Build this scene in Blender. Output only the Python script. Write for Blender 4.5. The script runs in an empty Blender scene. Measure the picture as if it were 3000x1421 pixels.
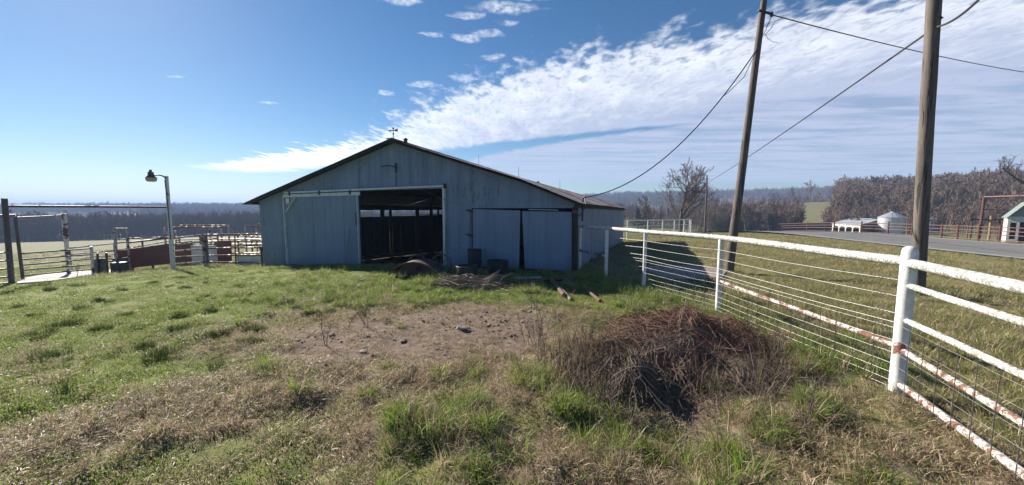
import bpy, math, random
import numpy as np
from mathutils import Vector, Euler

R = math.radians
rnd = random.Random(7)
rng = np.random.default_rng(11)
scene = bpy.context.scene
COL = scene.collection

# ------------------------------------------------------------------ camera
CAM_H = 2.0
PITCH = math.atan(98 / 1083.0)
cam_data = bpy.data.cameras.new('camera')
cam = bpy.data.objects.new('camera', cam_data)
COL.objects.link(cam)
cam.location = (0, 0, CAM_H)
cam.rotation_euler = (math.pi / 2 - PITCH, 0, 0)
cam_data.sensor_fit = 'HORIZONTAL'
cam_data.sensor_width = 36.0
cam_data.lens = 13.0
cam_data.clip_start = 0.05
cam_data.clip_end = 9000
scene.camera = cam

# ------------------------------------------------------------------ light
SUN_AZ = R(-48)          # left of straight ahead
SUN_EL = R(28)
scene.view_settings.view_transform = 'Standard'
scene.view_settings.look = 'None'
scene.view_settings.exposure = 1.18
scene.view_settings.gamma = 1.0
scene.view_settings.use_curve_mapping = False

sun_data = bpy.data.lights.new('sun', 'SUN')
sun_data.energy = 5.0
sun_data.angle = R(0.5)
sun_data.color = (1.0, 0.91, 0.77)
sun = bpy.data.objects.new('sun', sun_data)
COL.objects.link(sun)
to_sun = Vector((math.sin(SUN_AZ) * math.cos(SUN_EL), math.cos(SUN_AZ) * math.cos(SUN_EL), math.sin(SUN_EL)))
sun.rotation_euler = to_sun.to_track_quat('Z', 'Y').to_euler()
sun.location = (-60, 60, 60)


class N:
    """small helper for building node trees"""
    def __init__(self, tree):
        self.t = tree
        self.n = tree.nodes
        self.l = tree.links

    def new(self, typ, **kw):
        nd = self.n.new(typ)
        for k, v in kw.items():
            setattr(nd, k, v)
        return nd

    def put(self, sock, val):
        if isinstance(val, bpy.types.NodeSocket):
            self.l.new(val, sock)
        elif val is not None:
            sock.default_value = val

    def math(self, op, a, b=None, c=None, clamp=False):
        m = self.new('ShaderNodeMath', operation=op, use_clamp=clamp)
        self.put(m.inputs[0], a)
        if b is not None:
            self.put(m.inputs[1], b)
        if c is not None:
            self.put(m.inputs[2], c)
        return m.outputs[0]

    def mr(self, v, a, b, c=0.0, d=1.0, smooth=True):
        m = self.new('ShaderNodeMapRange', interpolation_type='SMOOTHSTEP' if smooth else 'LINEAR')
        self.put(m.inputs['Value'], v)
        for k, x in (('From Min', a), ('From Max', b), ('To Min', c), ('To Max', d)):
            self.put(m.inputs[k], x)
        return m.outputs[0]

    def noise(self, vec, scale, detail=4.0, rough=0.55, dist=0.0):
        m = self.new('ShaderNodeTexNoise')
        self.put(m.inputs['Vector'], vec)
        m.inputs['Scale'].default_value = scale
        m.inputs['Detail'].default_value = detail
        m.inputs['Roughness'].default_value = rough
        m.inputs['Distortion'].default_value = dist
        return m.outputs['Fac']

    def mix(self, f, a, b, mode='MIX'):
        m = self.new('ShaderNodeMix', data_type='RGBA', blend_type=mode)
        self.put(m.inputs['Factor'], f)
        self.put(m.inputs['A'], a if isinstance(a, bpy.types.NodeSocket) else (*a, 1.0))
        self.put(m.inputs['B'], b if isinstance(b, bpy.types.NodeSocket) else (*b, 1.0))
        return m.outputs['Result']

    # A and B are ambiguous by name (one set per data type): use indices
    def mixc(self, f, a, b, mode='MIX'):
        m = self.new('ShaderNodeMix', data_type='RGBA', blend_type=mode)
        self.put(m.inputs[0], f)
        self.put(m.inputs[6], a if isinstance(a, bpy.types.NodeSocket) else (a[0], a[1], a[2], 1.0))
        self.put(m.inputs[7], b if isinstance(b, bpy.types.NodeSocket) else (b[0], b[1], b[2], 1.0))
        return m.outputs[2]

    def comb(self, x, y, z):
        m = self.new('ShaderNodeCombineXYZ')
        self.put(m.inputs[0], x)
        self.put(m.inputs[1], y)
        self.put(m.inputs[2], z)
        return m.outputs[0]

    def sep(self, v):
        m = self.new('ShaderNodeSeparateXYZ')
        self.put(m.inputs[0], v)
        return m.outputs

    def mapping(self, vec, scale=(1, 1, 1), loc=(0, 0, 0), rot=(0, 0, 0)):
        m = self.new('ShaderNodeMapping')
        self.put(m.inputs['Vector'], vec)
        m.inputs['Scale'].default_value = scale
        m.inputs['Location'].default_value = loc
        m.inputs['Rotation'].default_value = rot
        return m.outputs[0]

    def curve(self, v, pts, x0, x1, y0, y1):
        f = self.mr(v, x0, x1, 0.0, 1.0, smooth=False)
        c = self.new('ShaderNodeFloatCurve')
        cm = c.mapping.curves[0]
        for i, (x, y) in enumerate(pts):
            q = ((x - x0) / (x1 - x0), (y - y0) / (y1 - y0))
            if i < 2:
                cm.points[i].location = q
            else:
                cm.points.new(*q)
        c.mapping.update()
        self.put(c.inputs['Value'], f)
        return self.mr(c.outputs[0], 0.0, 1.0, y0, y1, smooth=False)


# ------------------------------------------------------------------ sky with a sheet of altocumulus
def build_world():
    w = bpy.data.worlds.new('World')
    scene.world = w
    w.use_nodes = True
    w.cycles.sampling_method = 'MANUAL'
    w.cycles.sample_map_resolution = 512
    nt = w.node_tree
    nt.nodes.clear()
    k = N(nt)
    out = k.new('ShaderNodeOutputWorld')
    sky = k.new('ShaderNodeTexSky', sky_type='NISHITA', sun_disc=False)
    sky.sun_elevation = SUN_EL
    sky.sun_rotation = SUN_AZ
    sky.altitude = 200
    sky.air_density = 1.0
    sky.dust_density = 0.12
    sky.ozone_density = 3.0
    bg = k.new('ShaderNodeBackground')
    bg.inputs['Strength'].default_value = 0.05
    hs = k.new('ShaderNodeHueSaturation')
    hs.inputs['Saturation'].default_value = 1.24
    hs.inputs['Value'].default_value = 0.87
    hs.inputs['Hue'].default_value = 0.501
    k.l.new(sky.outputs[0], hs.inputs['Color'])
    k.l.new(hs.outputs[0], bg.inputs['Color'])
    # cloud sheet: the view direction meets a flat layer of unit height at (px, py)
    gen = k.new('ShaderNodeTexCoord').outputs['Generated']
    s = k.sep(gen)
    z = k.math('MAXIMUM', s[2], 0.012)
    px = k.math('DIVIDE', s[0], z)
    py = k.math('DIVIDE', s[1], z)
    P = k.comb(px, py, 0.0)
    # perspective-even coordinates for the noise: compress far rows so that the puffs stay puffs
    far = k.math('MAXIMUM', py, 0.4)
    q = k.comb(k.math('MULTIPLY', px, 1.0), k.math('MULTIPLY', k.math('LOGARITHM', far, 2.718), 1.55), 0.0)
    warp = k.noise(P, 1.3, 3.0)
    n_big = k.noise(P, 0.9, 5.0, 0.55, 0.3)
    n_mid = k.noise(k.mapping(q, (1.0, 1.0, 1.0), rot=(0, 0, 0.5)), 4.0, 4.0, 0.55, 0.3)
    n_puff = k.noise(k.mapping(q, (1.0, 1.0, 1.0), rot=(0, 0, 0.35)), 11.0, 5.0, 0.55, 0.2)
    n_fine = k.noise(q, 30.0, 4.0, 0.6)
    streak = k.noise(k.mapping(P, (0.35, 1.6, 1.0), rot=(0, 0, -0.25)), 1.6, 6.0, 0.6, 0.4)
    edge = k.curve(px, [(-12, 10.2), (-7.5, 8.6), (-4.3, 6.7), (-2.4, 5.35), (-1.36, 4.1), (-.58, 3.05), (.43, 2.3), (1.2, 1.98), (1.7, 1.72), (3, 1.2), (14, .4)], -12, 14, 0, 12)
    inv_e = k.math('DIVIDE', 1.0, edge)
    inv_p = k.math('DIVIDE', 1.0, k.math('MAXIMUM', py, 0.05))
    e = k.math('SUBTRACT', inv_e, inv_p)                      # > 0 behind the leading edge
    e_n = k.math('DIVIDE', e, inv_p)                          # relative depth behind the edge
    ragk = k.mr(px, -6.0, -0.5, 0.28, 1.0)
    rag = k.math('MULTIPLY', ragk, k.math('ADD', k.math('MULTIPLY', k.math('SUBTRACT', n_mid, 0.5), 0.5), k.math('MULTIPLY', k.math('SUBTRACT', n_puff, 0.5), 0.55)))
    dens = k.mr(k.math('ADD', e_n, rag), 0.0, k.mr(px, -4.0, -0.5, 0.05, 0.26))
    # blue holes between the puffs, more of them near the leading edge
    hole_amt = k.math('MULTIPLY', k.mr(e_n, 0.05, 1.3, 0.50, 0.40), k.mr(px, -5.0, -1.0, 0.72, 1.0))
    hole = k.mr(k.math('ADD', k.math('MULTIPLY', n_puff, 0.7), k.math('MULTIPLY', n_fine, 0.3)), k.math('SUBTRACT', hole_amt, 0.14), k.math('ADD', hole_amt, 0.06))
    dens = k.math('MULTIPLY', dens, k.math('ADD', 0.52, k.math('MULTIPLY', hole, 0.48)))
    # streaky rear part
    rear = k.mr(e_n, 0.9, 2.2)
    st = k.mr(streak, 0.36, 0.58, 0.50, 1.0)
    dens = k.math('MULTIPLY', dens, k.math('ADD', k.math('SUBTRACT', 1.0, rear), k.math('MULTIPLY', rear, st)))
    # blue lane that splits off the rear layer
    lane = k.curve(px, [(-12, 12), (-7.5, 10.3), (-5, 9.2), (-1.6, 6.6), (0, 5.5), (1.9, 4.5), (4, 3.9), (14, 3.0)], -12, 14, 0, 12)
    inv_l = k.math('DIVIDE', 1.0, lane)
    dl = k.math('ADD', k.math('SUBTRACT', inv_l, inv_p), k.math('MULTIPLY', k.math('SUBTRACT', n_mid, 0.5), 0.02))  # > 0 behind the lane
    lane_w = k.mr(px, -1.6, 2.4, 0.036, 0.0, smooth=False)
    in_lane = k.math('MULTIPLY', k.mr(dl, -0.004, 0.008), k.math('SUBTRACT', 1.0, k.mr(dl, lane_w, k.math('ADD', lane_w, 0.012))))
    in_lane = k.math('MULTIPLY', in_lane, k.mr(px, 1.7, 2.4, 1.0, 0.0))
    left_clear = k.math('MULTIPLY', k.mr(dl, -0.004, 0.008), k.mr(px, -2.2, -0.6, 1.0, 0.0))
    dens = k.math('MULTIPLY', dens, k.math('SUBTRACT', 1.0, in_lane))
    dens = k.math('MULTIPLY', dens, k.math('SUBTRACT', 1.0, left_clear))
    # the sheet ends before the horizon
    endw = k.math('ADD', py, k.math('MULTIPLY', k.math('SUBTRACT', streak, 0.5), 4.0))
    dens = k.math('MULTIPLY', dens, k.mr(endw, 12.0, 16.5, 1.0, 0.0))
    dens = k.math('MULTIPLY', dens, k.mr(k.math('ADD', px, k.math('MULTIPLY', k.math('SUBTRACT', n_mid, 0.5), 2.0)), -8.0, -6.4))
    # a few loose wisps ahead of the sheet
    wisps = [(-.52, 1.88, .10, .045, 1.0), (-.02, 1.94, .16, .06, 1.0), (.09, 1.83, .09, .04, 1.0), (-.23, 2.02, .09, .05, .9), (-.06, 1.79, .04, .03, .8),
             (.1, 1.74, .05, .03, .8), (-.26, 2.28, .09, .06, .9), (-.16, 2.22, .08, .05, .8), (-.45, 2.23, .05, .04, .9), (-.72, 3.08, .13, .08, 1.0), (-.36, 2.95, .1, .1, 1.0),
             (-1.1, 3.3, .06, .07, 1.0), (-.13, 2.55, .08, .05, 1.0), (-2.3, 3.6, .06, .05, .9), (-.02, 2.1, .06, .04, .8), (.92, 1.78, .08, .05, .9), (-2.55, 2.9, .07, .04, .8)]
    wv = k.new('ShaderNodeVectorMath', operation='ADD')
    k.l.new(P, wv.inputs[0])
    ncol = k.new('ShaderNodeTexNoise')
    k.l.new(P, ncol.inputs['Vector'])
    ncol.inputs['Scale'].default_value = 8.0
    ncol.inputs['Detail'].default_value = 6.0
    sc = k.new('ShaderNodeVectorMath', operation='MULTIPLY_ADD')
    k.l.new(ncol.outputs['Color'], sc.inputs[0])
    sc.inputs[1].default_value = (0.22, 0.12, 0)
    sc.inputs[2].default_value = (-0.11, -0.06, 0)
    k.l.new(sc.outputs[0], wv.inputs[1])
    ws = k.sep(wv.outputs[0])
    wtot = None
    for cx, cy, rx, ry, a in wisps:
        dx = k.math('DIVIDE', k.math('SUBTRACT', ws[0], cx), rx)
        dy = k.math('DIVIDE', k.math('SUBTRACT', ws[1], cy), ry)
        d2 = k.math('ADD', k.math('MULTIPLY', dx, dx), k.math('MULTIPLY', dy, dy))
        m = k.mr(d2, 0.0, 1.5, a, 0.0)
        wtot = m if wtot is None else k.math('MAXIMUM', wtot, m)
    wtot = k.math('MULTIPLY', wtot, k.mr(n_fine, 0.3, 0.65, 0.1, 0.6))
    dens = k.math('MAXIMUM', dens, wtot)
    up = k.mr(s[2], 0.02, 0.05)
    dens = k.math('MULTIPLY', dens, up, clamp=True)
    # thick puffs go grey underneath, thin edges glow
    shade = k.math('ADD', k.math('MULTIPLY', n_puff, 0.5), k.math('MULTIPLY', n_mid, 0.5))
    thick = k.mr(k.math('ADD', e_n, k.math('MULTIPLY', k.math('SUBTRACT', shade, 0.5), 3.6)), -0.45, 1.45)
    ccol = k.mixc(thick, (0.95, 0.97, 1.0), (0.46, 0.51, 0.66))
    cb = k.new('ShaderNodeBackground')
    k.l.new(ccol, cb.inputs['Color'])
    k.l.new(k.mr(px, -6.0, 0.8, 0.78, 0.56), cb.inputs['Strength'])
    mx = k.new('ShaderNodeMixShader')
    k.l.new(k.math('MULTIPLY', dens, 0.93), mx.inputs[0])
    k.l.new(bg.outputs[0], mx.inputs[1])
    k.l.new(cb.outputs[0], mx.inputs[2])
    k.l.new(mx.outputs[0], out.inputs['Surface'])


build_world()


# ------------------------------------------------------------------ terrain height
def sstep(a, b, x):
    t = np.clip((x - a) / (b - a), 0, 1)
    return t * t * (3 - 2 * t)


def istep(a, b, x):
    t = np.clip((x - a) / (b - a), 0, 1)
    return (b - a) * (t ** 3 - t ** 4 / 2) + np.maximum(x - b, 0)


def bump(x, y, cx, cy, rx, ry, a, rot=0.0):
    c, s = math.cos(rot), math.sin(rot)
    X = (x - cx) * c + (y - cy) * s
    Y = -(x - cx) * s + (y - cy) * c
    return a * np.exp(-(X / rx) ** 2 - (Y / ry) ** 2)


def hash2(ix, iy, seed):
    h = (ix.astype(np.int64) * 374761393 + iy.astype(np.int64) * 668265263 + seed * 1442695041) & 0xffffffff
    h = ((h ^ (h >> 13)) * 1274126177) & 0xffffffff
    h = h ^ (h >> 16)
    return (h & 0xffff) / 65535.0


def vnoise(x, y, scale, seed=0, octaves=3):
    x = np.asarray(x, float) * scale
    y = np.asarray(y, float) * scale
    tot = 0.0
    amp = 1.0
    nrm = 0.0
    for o in range(octaves):
        ix = np.floor(x)
        iy = np.floor(y)
        fx = x - ix
        fy = y - iy
        fx = fx * fx * (3 - 2 * fx)
        fy = fy * fy * (3 - 2 * fy)
        ix = ix.astype(np.int64)
        iy = iy.astype(np.int64)
        a = hash2(ix, iy, seed + o)
        b = hash2(ix + 1, iy, seed + o)
        c = hash2(ix, iy + 1, seed + o)
        d = hash2(ix + 1, iy + 1, seed + o)
        tot = tot + amp * ((a * (1 - fx) + b * fx) * (1 - fy) + (c * (1 - fx) + d * fx) * fy)
        nrm += amp
        amp *= 0.5
        x = x * 2.03 + 17.1
        y = y * 2.03 + 9.7
    return tot / nrm


def gbase(x, y):
    x = np.asarray(x, float)
    y = np.asarray(y, float)
    w = -.55 * x + .83 * y
    rr = np.hypot(x, y)
    az = np.degrees(np.arctan2(x, y))
    z = -.085 * istep(6, 20, w) + .04 * istep(20, 50, w) + .045 * istep(180, 280, w)
    z = z - .095 * istep(27.5, 31, x) + .075 * istep(45, 65, x) + .02 * istep(90, 130, x)
    z = z + (9 + 5 * sstep(-60, -30, az) + 17 * sstep(-10, 20, az)) * sstep(330, 800, rr) + 7 * sstep(-5, 15, az) * sstep(110, 260, rr)
    z = z + bump(x, y, 250, 185, 75, 60, 4.5, .4) + bump(x, y, 340, 150, 120, 90, 0.5) + bump(x, y, 150, 210, 60, 60, 5)
    return z


def gh(x, y):
    """ground height with the small lumps of the yard"""
    x = np.asarray(x, float)
    y = np.asarray(y, float)
    rr = np.hypot(x, y)
    near = 1 - sstep(14, 30, rr)
    road = 1 - sstep(10.5, 14.0, x)
    lump = (vnoise(x, y, 1.3, 3, 3) - .5) * .10 + (vnoise(x, y, .35, 9, 2) - .5) * .10 + (vnoise(x, y, 2.6, 5, 2) - .5) * .17 * sstep(5.2, 4.2, y + .2 * np.abs(x)) + (vnoise(x, y, 4.5, 6, 2) - .5) * .06
    far = (vnoise(x, y, .02, 21, 3) - .5) * 3 * sstep(120, 300, rr)
    return gbase(x, y) + lump * near * road + far


def gz(x, y):
    return float(gh(x, y))


# ------------------------------------------------------------------ mesh helpers
class MB:
    def __init__(self):
        self.v = []
        self.f = []
        self.n = 0

    def add(self, verts, faces):
        o = self.n
        self.v.extend([tuple(map(float, p)) for p in verts])
        self.f.extend([tuple(i + o for i in f) for f in faces])
        self.n += len(verts)
        return self

    def hexa(self, p):
        """eight corners: bottom ring 0-3, top ring 4-7"""
        return self.add(p, [(3, 2, 1, 0), (4, 5, 6, 7), (0, 1, 5, 4), (1, 2, 6, 5), (2, 3, 7, 6), (3, 0, 4, 7)])

    def box(self, c, size, ax=(1, 0, 0), up=(0, 0, 1)):
        ax = Vector(ax).normalized()
        up = Vector(up).normalized()
        ay = up.cross(ax).normalized()
        up = ax.cross(ay).normalized()
        c = Vector(c)
        hx, hy, hz = size[0] / 2, size[1] / 2, size[2] / 2
        P = []
        for sz in (-1, 1):
            for sx, sy in ((-1, -1), (1, -1), (1, 1), (-1, 1)):
                P.append(c + ax * hx * sx + ay * hy * sy + up * hz * sz)
        return self.hexa(P)

    def beam(self, a, b, w, h, up=(0, 0, 1)):
        a = Vector(a)
        b = Vector(b)
        d = b - a
        u = Vector(up)
        if abs(d.normalized().dot(u)) > .95:
            u = Vector((0, 1, 0))
        return self.box((a + b) / 2, (d.length, w, h), d, u)

    def tube(self, path, rad, sides=8, cap=True, jit=0.0):
        path = [Vector(p) for p in path]
        n = len(path)
        if not hasattr(rad, '__len__'):
            rad = [rad] * n
        V = []
        prev = None
        for i, p in enumerate(path):
            t = (path[min(i + 1, n - 1)] - path[max(i - 1, 0)])
            if t.length < 1e-9:
                t = Vector((0, 0, 1))
            t.normalize()
            if prev is None:
                a = Vector((0, 0, 1)) if abs(t.z) < .9 else Vector((1, 0, 0))
                x = t.cross(a).normalized()
            else:
                x = (prev - t * prev.dot(t))
                if x.length < 1e-6:
                    x = t.orthogonal()
                x.normalize()
            prev = x
            y = t.cross(x)
            for k in range(sides):
                an = 2 * math.pi * k / sides
                r = rad[i] * (1 + (rnd.uniform(-jit, jit) if jit else 0))
                V.append(p + x * (math.cos(an) * r) + y * (math.sin(an) * r))
        F = []
        for i in range(n - 1):
            for k in range(sides):
                k2 = (k + 1) % sides
                F.append((i * sides + k, i * sides + k2, (i + 1) * sides + k2, (i + 1) * sides + k))
        if cap:
            F.append(tuple(range(sides - 1, -1, -1)))
            F.append(tuple((n - 1) * sides + k for k in range(sides)))
        return self.add(V, F)

    def lathe(self, prof, c=(0, 0, 0), sides=24, cap0=True, cap1=True):
        V = []
        for r, z in prof:
            for k in range(sides):
                an = 2 * math.pi * k / sides
                V.append((c[0] + r * math.cos(an), c[1] + r * math.sin(an), c[2] + z))
        F = []
        n = len(prof)
        for i in range(n - 1):
            for k in range(sides):
                k2 = (k + 1) % sides
                F.append((i * sides + k, i * sides + k2, (i + 1) * sides + k2, (i + 1) * sides + k))
        if cap0:
            F.append(tuple(range(sides - 1, -1, -1)))
        if cap1:
            F.append(tuple((n - 1) * sides + k for k in range(sides)))
        return self.add(V, F)

    def slab(self, poly, off):
        """polygon (list of 3D points, one plane) thickened by the vector off"""
        poly = [Vector(p) for p in poly]
        off = Vector(off)
        n = len(poly)
        V = poly + [p + off for p in poly]
        F = [tuple(range(n - 1, -1, -1)), tuple(range(n, 2 * n))]
        for i in range(n):
            j = (i + 1) % n
            F.append((i, j, n + j, n + i))
        return self.add(V, F)

    def build(self, name, mat, parent=None, smooth=False, inner=None):
        off = Vector((0, 0, 0))
        if parent is not None:
            q = parent
            while q.parent is not None:
                q = q.parent
            off = Vector(q.location)
        me = bpy.data.meshes.new(name)
        me.from_pydata([(p[0] - off.x, p[1] - off.y, p[2] - off.z) for p in self.v], [], self.f)
        if mat is not None:
            me.materials.append(mat)
        if inner is not None:
            me.materials.append(inner[0])
            for i in inner[1]:
                me.polygons[i].material_index = 1
        if smooth:
            me.polygons.foreach_set('use_smooth', [True] * len(me.polygons))
            try:
                me.set_sharp_from_angle(angle=R(40))
            except Exception:
                pass
        me.validate()
        me.update()
        o = bpy.data.objects.new(name, me)
        COL.objects.link(o)
        if parent is not None:
            o.parent = parent
        return o


def tag(o, label=None, cat=None, group=None, kind=None):
    if label:
        o['label'] = label
    if cat:
        o['category'] = cat
    if group:
        o['group'] = group
    if kind:
        o['kind'] = kind
    return o


def thing(name, label, cat, loc, group=None):
    o = bpy.data.objects.new(name, None)
    COL.objects.link(o)
    o.location = loc
    o.empty_display_size = .2
    return tag(o, label, cat, group)


def sv(u, v, Y):
    """surveyed point: bearing and elevation taken from the tripod, at Y metres ahead"""
    x = (u - 1500) / 1083.0
    y = (710.5 - v) / 1083.0
    d = Vector((x, math.cos(PITCH) + y * math.sin(PITCH), y * math.cos(PITCH) - math.sin(PITCH)))
    return Vector((0, 0, CAM_H)) + d * (Y / d.y)


# ------------------------------------------------------------------ materials
def new_mat(name):
    m = bpy.data.materials.new(name)
    m.use_nodes = True
    nt = m.node_tree
    b = nt.nodes['Principled BSDF']
    k = N(nt)
    return m, k, b


def coords(k, scale=(1, 1, 1), rot=(0, 0, 0)):
    return k.mapping(k.new('ShaderNodeNewGeometry').outputs['Position'], scale, rot=rot)


def add_bump(k, b, h, strength=.4, dist=.01):
    n = k.new('ShaderNodeBump')
    n.inputs['Strength'].default_value = strength
    n.inputs['Distance'].default_value = dist
    k.l.new(h, n.inputs['Height'])
    k.l.new(n.outputs[0], b.inputs['Normal'])


def m_plain(name, col, rough=.7, var=.25, scale=6.0, metal=0.0, bump_s=.3, bump_d=.004):
    m, k, b = new_mat(name)
    v = coords(k)
    n = k.noise(v, scale, 5.0, .6)
    n2 = k.noise(v, scale * 7, 3.0, .6)
    f = k.math('ADD', k.math('MULTIPLY', n, .65), k.math('MULTIPLY', n2, .35))
    c = k.mixc(k.mr(f, .3, .7), tuple(x * (1 - var) for x in col), tuple(min(1, x * (1 + var)) for x in col))
    k.l.new(c, b.inputs['Base Color'])
    b.inputs['Roughness'].default_value = rough
    b.inputs['Metallic'].default_value = metal
    add_bump(k, b, f, bump_s, bump_d)
    return m


def m_paint(name, paint, under, amount=.35, speck=(.05, .05, .045), speck_amt=.3, scale=3.0, stretch=(1, 1, 1), rough=.55, speck_scale=55.0, dirt=None):
    """old paint: flakes down to the metal or wood below, lichen specks and grime on top"""
    m, k, b = new_mat(name)
    v = coords(k, stretch)
    big = k.noise(v, scale, 6.0, .62, .4)
    flake = k.mr(big, 1 - amount - .02, 1 - amount + .02)
    sp = k.noise(v, speck_scale, 4.0, .65)
    zone = k.noise(v, scale * 1.7, 3.0, .6)
    spm = k.mr(k.math('ADD', sp, k.math('MULTIPLY', zone, .35)), .86 - speck_amt * .3, .90 - speck_amt * .3)
    tone = k.noise(v, scale * 4, 4.0, .6)
    pc = k.mixc(k.mr(tone, .3, .7), tuple(x * .82 for x in paint), tuple(min(1, x * 1.06) for x in paint))
    uc = k.mixc(k.mr(sp, .35, .65), tuple(x * .6 for x in under), tuple(min(1, x * 1.25) for x in under))
    c = k.mixc(flake, pc, uc)
    c = k.mixc(k.math('MULTIPLY', spm, k.math('SUBTRACT', 1.0, flake)), c, speck)
    k.l.new(c, b.inputs['Base Color'])
    k.l.new(k.mr(flake, 0, 1, rough, .9), b.inputs['Roughness'])
    h = k.math('SUBTRACT', k.math('MULTIPLY', spm, .4), flake)
    add_bump(k, b, h, .25, .002)
    return m


def m_barn(name, paint, grime, rust_amt=.10):
    m, k, b = new_mat(name)
    g = k.new('ShaderNodeNewGeometry').outputs['Position']
    v = k.mapping(g, (1, 1, 1))
    st = k.noise(k.mapping(g, (5, 5, .22)), 1.0, 6.0, .62)
    st2 = k.noise(k.mapping(g, (16, 16, .7)), 1.0, 4.0, .6)
    bl = k.noise(v, .7, 4.0, .6)
    f = k.math('ADD', k.math('MULTIPLY', st, .4), k.math('ADD', k.math('MULTIPLY', st2, .25), k.math('MULTIPLY', bl, .35)))
    c = k.mixc(k.mr(f, .36, .66), grime, paint)
    z = k.sep(g)[2]
    lowm = k.math('MULTIPLY', k.mr(z, .55, -.6), k.mr(k.noise(v, 2.2, 5.0, .65), .25, .7))
    c = k.mixc(k.math('MULTIPLY', lowm, .55), c, (.16, .15, .12))
    rs = k.noise(k.mapping(g, (1, 1, .3)), 9.0, 6.0, .7)
    rz = k.noise(v, .9, 3.0, .6)
    rm = k.mr(k.math('ADD', k.math('MULTIPLY', rs, .6), k.math('MULTIPLY', rz, .4)), .66 - rust_amt, .70 - rust_amt)
    c = k.mixc(k.math('MULTIPLY', rm, .6), c, (.14, .09, .06))
    k.l.new(c, b.inputs['Base Color'])
    b.inputs['Roughness'].default_value = .62
    s = k.sep(g)
    # across the sheets of the front wall
    t = k.math('ADD', k.math('MULTIPLY', s[0], -.927), k.math('MULTIPLY', s[1], .375))
    wv = k.math('POWER', k.math('ABSOLUTE', k.math('SINE', k.math('MULTIPLY', t, 14.0))), 6.0)
    h = k.math('ADD', k.math('MULTIPLY', wv, .9), k.math('MULTIPLY', bl, 2.2))
    add_bump(k, b, h, .5, .012)
    return m


def m_wood(name, light, dark, vertical=True, rough=.85):
    m, k, b = new_mat(name)
    g = k.new('ShaderNodeNewGeometry').outputs['Position']
    sc = (1, 1, .06) if vertical else (1, 1, 1)
    n1 = k.noise(k.mapping(g, sc), 26.0, 6.0, .65, .2)
    n2 = k.noise(k.mapping(g, (1, 1, .12) if vertical else (1, 1, 1)), 5.0, 4.0, .6)
    crack = k.mr(k.noise(k.mapping(g, (1, 1, .035) if vertical else (1, 1, 1)), 18.0, 3.0, .5, .5), .60, .66)
    f = k.math('ADD', k.math('MULTIPLY', n1, .55), k.math('MULTIPLY', n2, .45))
    c = k.mixc(k.mr(f, .32, .68), dark, light)
    c = k.mixc(k.math('MULTIPLY', crack, .8), c, tuple(x * .25 for x in dark))
    k.l.new(c, b.inputs['Base Color'])
    b.inputs['Roughness'].default_value = rough
    add_bump(k, b, k.math('SUBTRACT', f, crack), .8, .012)
    return m


def m_blade(name, cols, trans=.4, rough=.5):
    """grass or leaf: several tones picked per clump, light shines through"""
    m = bpy.data.materials.new(name)
    m.use_nodes = True
    nt = m.node_tree
    nt.nodes.clear()
    k = N(nt)
    out = k.new('ShaderNodeOutputMaterial')
    ri = k.new('ShaderNodeObjectInfo').outputs['Random']
    g = k.new('ShaderNodeNewGeometry').outputs['Position']
    tone = k.noise(g, 38.0, 2.0, .6)
    f = k.math('FRACT', k.math('ADD', k.math('MULTIPLY', ri, .72), k.math('MULTIPLY', tone, .55)))
    r = k.new('ShaderNodeValToRGB')
    els = r.color_ramp.elements
    while len(els) < len(cols):
        els.new(.5)
    for i, c in enumerate(cols):
        els[i].position = i / max(1, len(cols) - 1)
        els[i].color = (*c, 1)
    k.l.new(f, r.inputs[0])
    d = k.new('ShaderNodeBsdfPrincipled')
    d.inputs['Roughness'].default_value = rough
    d.inputs['Specular IOR Level'].default_value = .35
    k.l.new(r.outputs[0], d.inputs['Base Color'])
    t = k.new('ShaderNodeBsdfTranslucent')
    k.l.new(r.outputs[0], t.inputs['Color'])
    mx = k.new('ShaderNodeMixShader')
    mx.inputs[0].default_value = trans
    k.l.new(d.outputs[0], mx.inputs[1])
    k.l.new(t.outputs[0], mx.inputs[2])
    k.l.new(mx.outputs[0], out.inputs['Surface'])
    return m


M = {}
M['barn'] = m_barn('barn_paint', (.215, .285, .395), (.135, .19, .27))
M['barn_door'] = m_barn('barn_door_paint', (.215, .29, .41), (.15, .21, .295), .04)
M['barn_trim'] = m_paint('old_white_trim', (.62, .66, .66), (.30, .27, .23), .30, speck_amt=.2, stretch=(1, 1, .4))
M['roof'] = m_paint('rusty_roof_metal', (.42, .42, .43), (.20, .11, .07), .52, speck=(.10, .06, .05), speck_amt=.5, scale=1.2, stretch=(1, 1, 1), rough=.5)
M['dark_wood'] = m_wood('dark_wood', (.055, .045, .038), (.026, .021, .018))
M['pole_wood'] = m_wood('weathered_pole_wood', (.165, .142, .124), (.068, .055, .047))
M['pole_dark'] = m_wood('dark_pole_wood', (.16, .13, .11), (.08, .065, .055))
M['white_pipe'] = m_paint('flaking_white_pipe', (.70, .70, .67), (.50, .48, .44), .36, speck=(.25, .25, .23), speck_amt=.66, scale=5.0, speck_scale=42.0)
M['white_post'] = m_paint('white_post_paint', (.72, .72, .70), (.22, .10, .07), .34, speck=(.22, .21, .19), speck_amt=.12, scale=3.2, speck_scale=45.0)
M['rusty_white_pipe'] = m_paint('rusty_white_pipe', (.68, .66, .63), (.20, .10, .07), .47, speck=(.2, .15, .12), speck_amt=.6, scale=8.0, speck_scale=45.0)
M['wire'] = m_plain('galvanised_wire', (.36, .37, .37), .55, .25, 20, .6)
M['dark_wire'] = m_plain('dull_mesh_wire', (.20, .19, .18), .6, .3, 20, .4)
M['cable'] = m_plain('black_cable', (.035, .035, .04), .6, .2, 10)
M['old_pipe'] = m_paint('old_gate_pipe', (.085, .075, .085), (.14, .07, .05), .4, speck=(.3, .28, .26), speck_amt=.1, scale=3.0)
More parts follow.
